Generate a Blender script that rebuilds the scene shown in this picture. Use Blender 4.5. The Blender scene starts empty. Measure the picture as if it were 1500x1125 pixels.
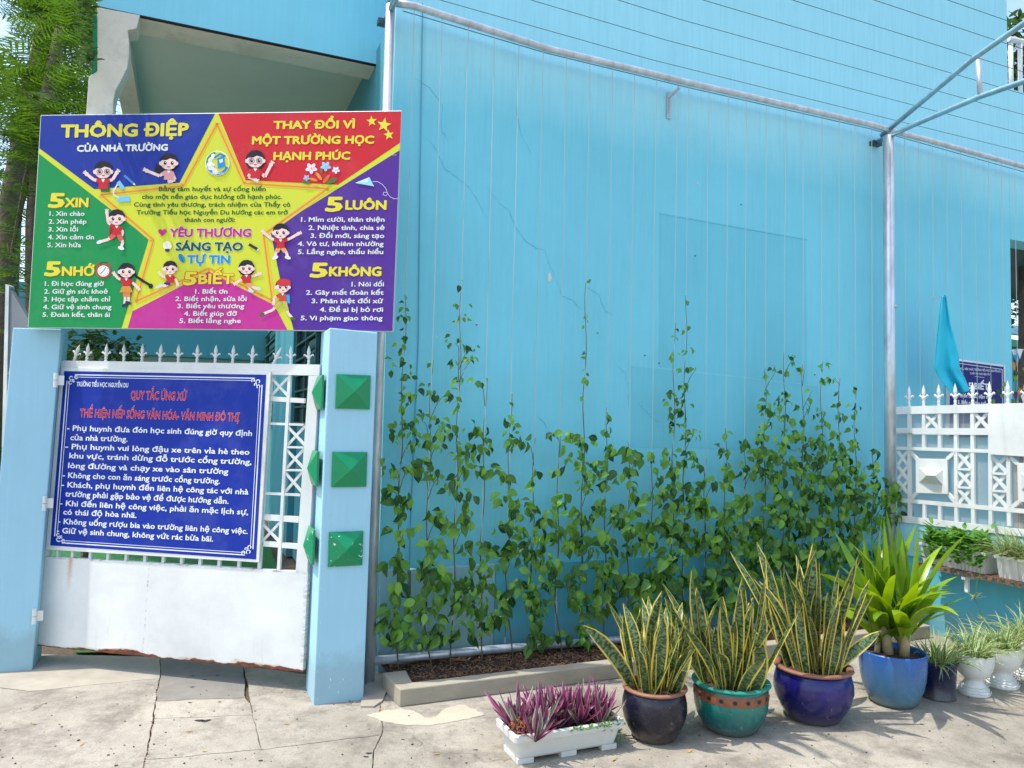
import bpy, bmesh, math, random
from mathutils import Vector as V, Matrix, noise
random.seed(7)
R = random.random
def U(a, b): return random.uniform(a, b)
S = bpy.context.scene
C = S.collection

# ---------------------------------------------------------------- camera
FPX, CX, CY, EYE = 1100.0, 750.0, 562.5, 1.55
zc = V(((1186-CX)/FPX, (20000+CY)/FPX, -1)).normalized()
yc = (V((0, 0, -1)) - V((0, 0, -1)).dot(zc)*zc).normalized()
xc = yc.cross(zc)
cam_d = bpy.data.cameras.new('camera'); cam = bpy.data.objects.new('camera', cam_d); C.objects.link(cam)
cam_d.sensor_width = 36; cam_d.lens = FPX/1500*36; cam_d.clip_end = 2000; cam_d.clip_start = 0.05
M3 = Matrix((xc, yc, zc))
cam.matrix_world = Matrix.Translation((0, 0, EYE)) @ M3.to_4x4()
S.camera = cam
EY = V((0, 0, EYE))

# main wall direction (u), its outward normal (n), and the gate direction (g)
def ray(px, py):
    return (M3 @ V(((px-CX)/FPX, -(py-CY)/FPX, -1))).normalized()
def hit(px, py, P0, N):
    d = ray(px, py); return EY + d*((P0-EY).dot(N)/d.dot(N))
def gnd(px, py, z=0.0): return hit(px, py, V((0, 0, z)), V((0, 0, 1)))
UP = V((0, 0, 1))
u = ray(3350, 690); u.z = 0; u.normalize()
n = V((u.y, -u.x, 0))

# ---------------------------------------------------------------- light
W = bpy.data.worlds.new("World"); S.world = W; W.use_nodes = True
nt = W.node_tree; bg = nt.nodes['Background']
sky = nt.nodes.new('ShaderNodeTexSky'); sky.sky_type = 'NISHITA'; sky.sun_disc = False
EL = math.radians(66)
hd = (u*0.985 + n*0.17).normalized()
sunpos = V((-hd.x*math.cos(EL), -hd.y*math.cos(EL), math.sin(EL)))
sky.sun_elevation = EL; sky.sun_rotation = math.atan2(sunpos.x, sunpos.y)
sky.air_density = 1.3; sky.dust_density = 2.0; sky.ozone_density = 0.8
nt.links.new(sky.outputs[0], bg.inputs[0]); bg.inputs[1].default_value = 0.15
sd = bpy.data.lights.new('sun', 'SUN'); sd.energy = 2.15; sd.angle = math.radians(0.6); sd.color = (1, .95, .87)
so = bpy.data.objects.new('sun', sd); C.objects.link(so)
so.rotation_euler = (-sunpos).to_track_quat('-Z', 'Y').to_euler(); so.location = (0, 0, 20)
S.view_settings.view_transform = 'Standard'; S.view_settings.look = 'None'
S.view_settings.exposure = 1.16; S.view_settings.gamma = 1.0

# ---------------------------------------------------------------- materials
def lin(c):
    return tuple(((x/255)/12.92 if x/255 <= .04045 else ((x/255+.055)/1.055)**2.4) for x in c[:3]) + (1,)
class NT:
    def __init__(s, m): s.t = m.node_tree; s.b = s.t.nodes['Principled BSDF']; s.out = s.t.nodes['Material Output']
    def N(s, ty, **k):
        x = s.t.nodes.new(ty)
        for a, v in k.items():
            if a.startswith('i_'):
                key = a[2:]; key = int(key) if key.isdigit() else key.replace('_', ' ')
                x.inputs[key].default_value = v
            else: setattr(x, a, v)
        return x
    def L(s, a, b): s.t.links.new(a, b)
    def coord(s, kind='Object'): return s.N('ShaderNodeTexCoord').outputs[kind]
    def pos(s): return s.N('ShaderNodeNewGeometry').outputs['Position']
    def noise(s, vec, scale, detail=5, rough=.6, stretch=None):
        if stretch:
            mp = s.N('ShaderNodeMapping'); mp.inputs['Scale'].default_value = stretch; s.L(vec, mp.inputs[0]); vec = mp.outputs[0]
        x = s.N('ShaderNodeTexNoise'); x.inputs['Scale'].default_value = scale; x.inputs['Detail'].default_value = detail
        x.inputs['Roughness'].default_value = rough; s.L(vec, x.inputs['Vector']); return x.outputs[0]
    def ramp(s, fac, a, b, ca=(0, 0, 0, 1), cb=(1, 1, 1, 1)):
        r = s.N('ShaderNodeValToRGB'); e = r.color_ramp.elements
        e[0].position = a; e[1].position = b; e[0].color = ca; e[1].color = cb; s.L(fac, r.inputs[0]); return r.outputs[0]
    def mix(s, fac, a, b, mode='MIX'):
        m = s.N('ShaderNodeMix'); m.data_type = 'RGBA'; m.blend_type = mode
        for sock, v in ((m.inputs[0], fac), (m.inputs[6], a), (m.inputs[7], b)):
            if isinstance(v, (int, float)): sock.default_value = v
            elif isinstance(v, tuple): sock.default_value = v
            else: s.L(v, sock)
        return m.outputs[2]
    def math(s, op, a, b=0.0, clamp=False):
        m = s.N('ShaderNodeMath'); m.operation = op; m.use_clamp = clamp
        for i, v in ((0, a), (1, b)):
            if isinstance(v, (int, float)): m.inputs[i].default_value = v
            else: s.L(v, m.inputs[i])
        return m.outputs[0]
    def bump(s, h, strength, dist=.01):
        b = s.N('ShaderNodeBump'); b.inputs['Strength'].default_value = strength; b.inputs['Distance'].default_value = dist
        s.L(h, b.inputs['Height']); s.L(b.outputs[0], s.b.inputs['Normal'])
def newmat(name, color, rough=.6, metal=0, var=.0, vscale=3, bump=0, bscale=60, bdist=.004, dirt=0, dcol=(90, 85, 75), spec=.5, stretch=None):
    m = bpy.data.materials.new(name); m.use_nodes = True; t = NT(m)
    c = lin(color); t.b.inputs['Base Color'].default_value = c
    t.b.inputs['Roughness'].default_value = rough; t.b.inputs['Metallic'].default_value = metal
    t.b.inputs['Specular IOR Level'].default_value = spec
    P = t.pos(); col = None
    if var:
        nz = t.noise(P, vscale, 6, .65, stretch)
        lo = tuple(x*(1-var) for x in c[:3])+(1,); hi = tuple(min(1, x*(1+var)) for x in c[:3])+(1,)
        col = t.ramp(nz, .3, .7, lo, hi)
    if dirt:
        d = t.ramp(t.noise(P, 7, 8, .75), .52, .75)
        d = t.math('MULTIPLY', d, dirt); col = t.mix(d, col if col else c, lin(dcol))
    if col: t.L(col, t.b.inputs['Base Color'])
    if bump: t.bump(t.noise(P, bscale, 4, .6, stretch), bump, bdist)
    return m

def wallpaint(name, color, patch=None, zsplit=None, light=None):
    m = bpy.data.materials.new(name); m.use_nodes = True; t = NT(m); P = t.pos()
    c = lin(color)
    base = t.ramp(t.noise(P, 1.3, 5, .6), .25, .75, tuple(x*.93 for x in c[:3])+(1,), tuple(min(1, x*1.06) for x in c[:3])+(1,))
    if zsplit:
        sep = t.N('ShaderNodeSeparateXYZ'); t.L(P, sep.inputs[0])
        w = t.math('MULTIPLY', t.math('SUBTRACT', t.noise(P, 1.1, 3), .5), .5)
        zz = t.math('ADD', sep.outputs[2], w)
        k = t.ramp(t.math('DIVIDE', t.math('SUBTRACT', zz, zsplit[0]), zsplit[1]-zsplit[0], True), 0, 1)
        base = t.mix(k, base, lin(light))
    # roller streaks and grime
    st = t.noise(P, 6, 5, .7, (6, 6, .35))
    base = t.mix(t.math('MULTIPLY', t.ramp(st, .42, .8), .26), base, tuple(x*.75 for x in c[:3])+(1,))
    gr = t.ramp(t.noise(P, 3.2, 9, .8), .60, .80)
    base = t.mix(t.math('MULTIPLY', gr, .14), base, lin((120, 150, 155)))
    sp = t.ramp(t.noise(P, 38, 3, .5), .73, .78)
    base = t.mix(t.math('MULTIPLY', sp, .25), base, lin((185, 220, 230)))
    sz = t.N('ShaderNodeSeparateXYZ'); t.L(P, sz.inputs[0])
    foot = t.ramp(t.math('SUBTRACT', sz.outputs[2], t.math('MULTIPLY', t.noise(P, 5, 7, .75), .34)), -.12, .10, (1, 1, 1, 1), (0, 0, 0, 1))
    base = t.mix(t.math('MULTIPLY', foot, .34), base, lin((122, 128, 120)))
    drip = t.math('MULTIPLY', t.ramp(t.noise(P, 3.0, 7, .75, (3.2, 3.2, .12)), .60, .72), t.ramp(t.noise(P, .8, 2), .45, .6))
    base = t.mix(t.math('MULTIPLY', drip, .13), base, lin((84, 140, 150)))
    t.L(base, t.b.inputs['Base Color']); t.b.inputs['Roughness'].default_value = .62; t.b.inputs['Specular IOR Level'].default_value = .3
    h = t.math('ADD', t.noise(P, 45, 4, .7), t.math('MULTIPLY', t.noise(P, 2.5, 3, .5), 4.0))
    t.bump(h, .35, .004)
    return m

M = {}
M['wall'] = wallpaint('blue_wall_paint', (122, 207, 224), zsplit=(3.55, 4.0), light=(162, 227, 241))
M['walldark'] = wallpaint('blue_wall_paint_patch', (113, 199, 217))
M['plinth'] = wallpaint('plinth_paint', (92, 182, 204))
M['paleplinth'] = wallpaint('pale_plinth_paint', (160, 203, 216))
M['pillar'] = wallpaint('pillar_paint', (160, 206, 224))
M['teal'] = wallpaint('teal_paint', (78, 152, 168))
M['fasciap'] = wallpaint('fascia_paint', (134, 210, 229))
M['rightwall'] = wallpaint('right_wall_paint', (146, 205, 219))  # on the low wall this paler tone stands in for light
M['cream'] = newmat('cream_plaster', (222, 215, 198), .8, var=.12, vscale=3, bump=.4, bscale=30, dirt=.35, dcol=(110, 104, 92))
M['soffit'] = newmat('soffit_plaster', (206, 212, 200), .85, var=.05, vscale=2)
M['darkedge'] = newmat('edge_grime', (38, 38, 42), .9, var=.3, vscale=20)
M['greenpaint'] = newmat('green_gloss_paint', (0, 132, 84), .32, var=.08, vscale=9, bump=.2, bscale=25)
M['greenband'] = newmat('green_band', (30, 140, 95), .5)
M['galv'] = newmat('galvanised_steel', (196, 200, 204), .38, metal=.5, var=.25, vscale=14, bump=.15, bscale=60, stretch=(1, 1, .3))
M['galvpaint'] = newmat('blue_washed_steel', (150, 184, 196), .35, metal=.55, var=.2, vscale=12)
M['wire'] = newmat('steel_wire', (176, 188, 190), .45, metal=.3)
M['darkwire'] = newmat('dark_wire', (70, 88, 98), .5, metal=.5)
M['signback'] = newmat('sign_frame', (200, 205, 205), .4, metal=.4)
M['dark'] = newmat('dark_interior', (30, 34, 36), .7)
M['soil'] = newmat('soil', (70, 48, 34), .95, var=.6, vscale=45, bump=1, bscale=120, bdist=.01)
M['chip'] = newmat('wood_chip', (125, 92, 66), .9, var=.45, vscale=60)
M['kerb'] = newmat('kerb_concrete', (158, 150, 132), .85, var=.12, vscale=5, bump=.35, bscale=45, dirt=.18, stretch=(1, 1, 3))
M['louver'] = newmat('window_frame_green', (44, 92, 92), .5)
M['glassdark'] = newmat('dark_glass', (22, 30, 32), .15)
M['greywall'] = newmat('far_grey_wall', (190, 192, 186), .8, var=.05)
M['greymetal'] = newmat('grey_metal_panel', (120, 128, 132), .5, metal=.3, var=.1)
M['crack'] = newmat('crack_line', (70, 150, 172), .9)  # thin crack ribbons, a darker blue than the wall
M['bark'] = newmat('bark', (95, 84, 70), .9, var=.35, vscale=9, bump=1, bscale=25, bdist=.02)
M['stem'] = newmat('vine_stem', (86, 84, 52), .8, var=.3, vscale=30)
M['whiteplastic'] = newmat('white_plastic', (205, 205, 198), .42, var=.05, vscale=5, dirt=.3, dcol=(150, 142, 125))
M['urn'] = newmat('white_urn_cement', (222, 222, 218), .6, var=.05, vscale=8, bump=.4, bscale=30, dirt=.12, dcol=(160, 155, 140))
M['terracotta'] = newmat('terracotta', (135, 92, 72), .6, var=.25, vscale=14, bump=.4, bscale=60)
M['flag'] = newmat('blue_flag_cloth', (40, 190, 215), .8, var=.06, vscale=6)

def whitepaint(name, rust_h=.0):
    """white enamel on steel; rust along the bottom of its own UV v"""
    m = bpy.data.materials.new(name); m.use_nodes = True; t = NT(m); P = t.pos()
    base = t.ramp(t.noise(P, 2.2, 7, .7), .3, .75, lin((204, 206, 203)), lin((232, 234, 232)))
    gr = t.ramp(t.noise(P, 9, 8, .8), .62, .8)
    base = t.mix(t.math('MULTIPLY', gr, .22), base, lin((150, 148, 140)))
    st = t.ramp(t.noise(P, 5, 6, .75, (5, 5, .5)), .6, .85)
    base = t.mix(t.math('MULTIPLY', st, .5), base, lin((158, 150, 134)))
    sc = t.ramp(t.noise(P, 24, 6, .85, (24, 24, 4)), .66, .72)
    base = t.mix(t.math('MULTIPLY', sc, .4), base, lin((120, 112, 100)))
    if rust_h:
        uv = t.coord('UV'); sep = t.N('ShaderNodeSeparateXYZ'); t.L(uv, sep.inputs[0])
        nz = t.noise(uv, 26, 8, .8); big = t.noise(uv, 4.5, 3, .6)
        h = t.math('SUBTRACT', rust_h, sep.outputs[1])
        a = t.math('ADD', t.math('MULTIPLY', h, 14), t.math('ADD', t.math('SUBTRACT', nz, .5), t.math('MULTIPLY', t.math('SUBTRACT', big, .47), 3.6)))
        stain = t.ramp(a, .0, .35); core = t.ramp(a, .22, .34)
        # rust run near the top-left hinge
        dx = t.math('ABSOLUTE', t.math('SUBTRACT', sep.outputs[0], t.math('ADD', .118, t.math('MULTIPLY', t.math('SUBTRACT', nz, .5), .02))))
        run = t.math('MULTIPLY', t.ramp(dx, .0, .013, (1, 1, 1, 1), (0, 0, 0, 1)), t.ramp(sep.outputs[1], .62, .98))
        top = t.math('MULTIPLY', t.ramp(sep.outputs[1], .975, .992), t.ramp(t.noise(uv, 12, 5, .8), .5, .62))
        seam = t.math('ABSOLUTE', t.math('SUBTRACT', sep.outputs[0], t.math('ADD', .425, t.math('MULTIPLY', t.math('SUBTRACT', big, .5), .008))))
        seam = t.math('MULTIPLY', t.ramp(seam, .001, .004, (1, 1, 1, 1), (0, 0, 0, 1)), t.ramp(t.noise(uv, 16, 6, .8), .5, .58))
        base = t.mix(t.math('MULTIPLY', seam, .6), base, lin((118, 112, 104)))
        edge = t.math('MULTIPLY', t.ramp(t.math('ABSOLUTE', t.math('SUBTRACT', sep.outputs[0], .5)), .485, .497), t.ramp(t.noise(uv, 22, 6, .8), .47, .56))
        base = t.mix(t.math('MULTIPLY', edge, .45), base, lin((120, 70, 42)))
        fleck = t.ramp(t.noise(uv, 34, 5, .8), .70, .74)
        base = t.mix(t.math('MULTIPLY', fleck, .8), base, lin((112, 92, 76)))
        base = t.mix(t.math('MULTIPLY', run, .75), base, lin((176, 112, 60)))
        base = t.mix(t.math('MULTIPLY', top, .8), base, lin((120, 66, 40)))
        base = t.mix(t.math('MULTIPLY', stain, .55), base, lin((178, 128, 84)))
        base = t.mix(core, base, t.ramp(t.noise(uv, 40, 4), .35, .65, lin((52, 28, 22)), lin((132, 70, 40))))
        t.bump(a, .2, .002)
    else:
        ru = t.ramp(t.noise(P, 14, 8, .85), .70, .76)
        base = t.mix(t.math('MULTIPLY', ru, .8), base, lin((105, 80, 60)))
        t.bump(t.noise(P, 30, 4), .15, .003)
    t.L(base, t.b.inputs['Base Color']); t.b.inputs['Roughness'].default_value = .42
    return m
M['white'] = whitepaint('white_enamel')
M['sheet'] = whitepaint('white_gate_sheet', .042)

def glaze(name, top, bot, z0, z1, rough=.12):
    m = bpy.data.materials.new(name); m.use_nodes = True; t = NT(m)
    P = t.coord('Object'); sep = t.N('ShaderNodeSeparateXYZ'); t.L(P, sep.inputs[0])
    w = t.math('MULTIPLY', t.math('SUBTRACT', t.noise(P, 14, 4, .6, (1, 1, .12)), .5), .16)
    k = t.math('DIVIDE', t.math('SUBTRACT', t.math('ADD', sep.outputs[2], w), z0), z1-z0, True)
    c = t.mix(k, lin(bot), lin(top))
    c = t.mix(t.math('MULTIPLY', t.ramp(t.noise(P, 9, 8, .8), .5, .8), .22), c, lin((120, 112, 105)))
    c = t.mix(t.math('MULTIPLY', t.ramp(t.noise(P, 70, 2, .5), .73, .76), .7), c, lin((190, 190, 185)))
    # dusty foot
    dz = t.ramp(t.math('ADD', sep.outputs[2], t.math('MULTIPLY', t.noise(P, 10, 5), .05)), .03, .10, (1, 1, 1, 1), (0, 0, 0, 1))
    c = t.mix(t.math('MULTIPLY', dz, .4), c, lin((125, 115, 100)))
    t.L(c, t.b.inputs['Base Color'])
    t.L(t.ramp(t.noise(P, 12, 4), .3, .8, (rough,)*3+(1,), (rough+.25,)*3+(1,)), t.b.inputs['Roughness'])
    t.bump(t.noise(P, 9, 3), .12, .01)
    return m
M['navy'] = glaze('navy_glaze', (18, 18, 44), (26, 24, 34), .05, .3, .16)
M['cobalt'] = glaze('cobalt_glaze', (24, 22, 105), (24, 20, 78), .05, .3, .1)
M['jade'] = glaze('jade_glaze', (28, 128, 108), (16, 88, 92), .06, .22, .14)
M['azure'] = glaze('azure_glaze', (42, 92, 165), (84, 128, 142), .02, .3, .16)
M['bucket'] = glaze('navy_bucket_glaze', (20, 28, 70), (16, 22, 56), .02, .3, .2)

def leafmat(name, a, b, rough=.4, trans=.3, vein=True, rnd=True):
    m = bpy.data.materials.new(name); m.use_nodes = True; t = NT(m)
    f = t.noise(t.pos(), 11, 3, .6)
    if rnd:
        oi = t.N('ShaderNodeObjectInfo'); f = t.math('ADD', t.math('MULTIPLY', f, .45), t.math('MULTIPLY', oi.outputs['Random'], .62))
    c = t.ramp(f, .25, .8, lin(a), lin(b))
    if vein:
        uv = t.coord('UV'); sep = t.N('ShaderNodeSeparateXYZ'); t.L(uv, sep.inputs[0])
        x = t.math('ABSOLUTE', t.math('SUBTRACT', sep.outputs[0], .5))
        mid = t.ramp(x, .0, .05, (1, 1, 1, 1), (0, 0, 0, 1))
        ph = t.math('SINE', t.math('MULTIPLY', t.math('SUBTRACT', sep.outputs[1], t.math('MULTIPLY', x, .7)), 55))
        c = t.mix(t.math('MULTIPLY', mid, .35), c, lin((150, 185, 95)))
        c = t.mix(t.math('MULTIPLY', t.ramp(ph, .8, 1.0), .18), c, lin((130, 175, 90)))
        t.bump(ph, .25, .002)
    t.L(c, t.b.inputs['Base Color']); t.b.inputs['Roughness'].default_value = rough
    t.b.inputs['Specular IOR Level'].default_value = .4
    tr = t.N('ShaderNodeBsdfTranslucent'); mx = t.N('ShaderNodeMixShader'); mx.inputs[0].default_value = trans
    hs = t.N('ShaderNodeHueSaturation'); hs.inputs['Hue'].default_value = .485; hs.inputs['Saturation'].default_value = 1.1; hs.inputs['Value'].default_value = 1.5
    t.L(c, hs.inputs['Color']); t.L(hs.outputs[0], tr.inputs[0])
    t.L(t.b.outputs[0], mx.inputs[1]); t.L(tr.outputs[0], mx.inputs[2]); t.L(mx.outputs[0], t.out.inputs[0])
    return m
M['leaf'] = leafmat('vine_leaf', (22, 70, 32), (122, 172, 70), .36)
M['youngleaf'] = leafmat('young_vine_leaf', (86, 146, 54), (146, 188, 84), trans=.4)
M['draca'] = leafmat('broad_lily_leaf', (80, 122, 26), (146, 176, 46), .28, .35, vein=False)
M['frond'] = leafmat('feathery_foliage', (28, 62, 24), (96, 132, 44), .5, .4, vein=False, rnd=False)
_t = NT(M['frond']); _c = _t.b.inputs['Base Color'].links[0].from_socket
_t.L(_t.mix(_t.ramp(_t.noise(_t.pos(), 1.6, 3, .6), .42, .58), lin((30, 58, 26)), _c), _t.b.inputs['Base Color'])  # dark patches in the leaf colour stand in for shadow between sunlit fronds
M['bush'] = leafmat('bush_leaf', (28, 62, 30), (88, 118, 56), .45, .3, vein=False, rnd=False)
M['herb'] = leafmat('planter_herb_leaf', (56, 116, 36), (112, 160, 60), .45, .3, vein=False, rnd=False)
def stripmat(name, mid, edge, w0, w1, bands=False, rough=.35, trans=.15):
    m = bpy.data.materials.new(name); m.use_nodes = True; t = NT(m)
    uv = t.coord('UV'); sep = t.N('ShaderNodeSeparateXYZ'); t.L(uv, sep.inputs[0])
    oi = t.N('ShaderNodeObjectInfo')
    x = t.math('ABSOLUTE', t.math('SUBTRACT', sep.outputs[0], .5))
    c = lin(mid)
    if bands:
        wv = t.N('ShaderNodeTexNoise'); mp = t.N('ShaderNodeMapping'); mp.inputs['Scale'].default_value = (3.5, 42, 1)
        t.L(uv, mp.inputs[0]); wv.noise_dimensions = '4D'
        t.L(mp.outputs[0], wv.inputs['Vector']); wv.inputs['Scale'].default_value = 1; wv.inputs['Detail'].default_value = 3
        t.L(t.math('MULTIPLY', oi.outputs['Random'], 50), wv.inputs['W'])
        c = t.ramp(wv.outputs[0], .42, .58, lin((36, 60, 34)), lin((108, 130, 84)))
    wob = t.math('MULTIPLY', t.math('SUBTRACT', t.noise(uv, 9, 2, .5), .5), .12)
    c = t.mix(t.ramp(t.math('ADD', x, wob), w0, w1), c, lin(edge))
    t.L(c, t.b.inputs['Base Color']); t.b.inputs['Roughness'].default_value = rough
    tr = t.N('ShaderNodeBsdfTranslucent'); mx = t.N('ShaderNodeMixShader'); mx.inputs[0].default_value = trans
    t.L(c, tr.inputs[0]); t.L(t.b.outputs[0], mx.inputs[1]); t.L(tr.outputs[0], mx.inputs[2]); t.L(mx.outputs[0], t.out.inputs[0])
    return m
M['snake'] = stripmat('snake_plant_leaf', (80, 96, 70), (216, 194, 84), .36, .40, True)
M['spider'] = stripmat('spider_plant_blade', (92, 132, 60), (206, 212, 150), .22, .34, False, .4, .3)
M['rhoeo'] = stripmat('purple_spiderwort_leaf', (122, 52, 88), (182, 126, 148), .30, .48, False, .35, .25)
M['rhoeo2'] = stripmat('grey_green_spiderwort_leaf', (110, 116, 96), (190, 178, 170), .25, .4, False, .4, .2)

def concrete():
    m = bpy.data.materials.new('pavement_concrete'); m.use_nodes = True; t = NT(m); P = t.pos()
    c = t.ramp(t.noise(P, .9, 8, .72), .32, .68, lin((140, 133, 120)), lin((180, 172, 157)))
    c = t.mix(t.math('MULTIPLY', t.ramp(t.noise(P, 2.6, 9, .8), .47, .62), .8), c, lin((112, 104, 93)))
    c = t.mix(t.math('MULTIPLY', t.ramp(t.noise(P, 1.7, 5, .7), .58, .66), .35), c, lin((196, 186, 168)))
    c = t.mix(t.math('MULTIPLY', t.ramp(t.noise(P, 150, 3, .7), .5, .62), .45), c, lin((108, 100, 90)))
    c = t.mix(t.math('MULTIPLY', t.ramp(t.noise(P, 55, 4, .7), .62, .70), .7), c, lin((74, 68, 60)))
    c = t.mix(t.math('MULTIPLY', t.ramp(t.noise(P, 13, 8, .8), .52, .68), .45), c, lin((104, 97, 87)))
    c = t.mix(t.math('MULTIPLY', t.ramp(t.noise(P, 22, 6, .8), .60, .72), .4), c, lin((198, 190, 174)))
    v = t.N('ShaderNodeTexVoronoi'); v.feature = 'DISTANCE_TO_EDGE'; v.inputs['Scale'].default_value = 1.1
    ws = t.N('ShaderNodeVectorMath'); ws.operation = 'MULTIPLY_ADD'
    nv = t.N('ShaderNodeTexNoise'); nv.inputs['Scale'].default_value = 3; nv.inputs['Detail'].default_value = 8; t.L(P, nv.inputs[0])
    ws.inputs[1].default_value = (.5, .5, .5); t.L(nv.outputs['Color'], ws.inputs[0]); t.L(P, ws.inputs[2]); t.L(ws.outputs[0], v.inputs['Vector'])
    cr = t.math('MULTIPLY', t.ramp(v.outputs[0], .0, .007, (1, 1, 1, 1), (0, 0, 0, 1)), t.ramp(t.noise(P, 1.3, 2), .5, .56))
    c = t.mix(t.math('MULTIPLY', cr, .6), c, lin((70, 64, 58)))
    t.L(c, t.b.inputs['Base Color']); t.b.inputs['Roughness'].default_value = .88
    h = t.math('ADD', t.math('MULTIPLY', t.noise(P, 7, 8, .75), 2.0), t.math('MULTIPLY', t.noise(P, 120, 4, .8), .5))
    t.bump(h, .55, .012)
    return m
M['concrete'] = concrete()
M['apron'] = newmat('smooth_cement', (160, 152, 137), .85, var=.16, vscale=5, bump=.5, bscale=60, dirt=.6, dcol=(150, 142, 128))
M['plasterpatch'] = newmat('spilled_plaster', (178, 170, 150), .8, var=.08, vscale=10, bump=.4, bscale=40)
M['darkslab'] = newmat('drain_cover_cement', (122, 118, 110), .85, var=.15, vscale=8, bump=.5, bscale=50, dirt=.3, dcol=(80, 76, 70))
M['joint'] = newmat('joint_dirt', (88, 76, 62), .95, var=.5, vscale=50, bump=1, bscale=90, bdist=.01)
M['turf'] = newmat('green_turf', (40, 110, 50), .95, var=.4, vscale=60, bump=1, bscale=150, bdist=.01)

def printmat(name, rough=.35):
    m = bpy.data.materials.new(name); m.use_nodes = True; t = NT(m)
    a = t.N('ShaderNodeVertexColor'); a.layer_name = 'ink'
    g = t.math('MULTIPLY', t.ramp(t.noise(t.pos(), 5, 6, .7), .5, .8), .08)
    t.L(t.mix(g, a.outputs[0], lin((170, 175, 180))), t.b.inputs['Base Color'])
    t.b.inputs['Roughness'].default_value = rough
    t.bump(t.noise(t.pos(), 30, 2, .5, (2.5, 2.5, .12)), .12, .004)
    return m
M['ink'] = printmat('printed_vinyl', .6); M['ink'].node_tree.nodes['Principled BSDF'].inputs['Specular IOR Level'].default_value = .3

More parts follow.
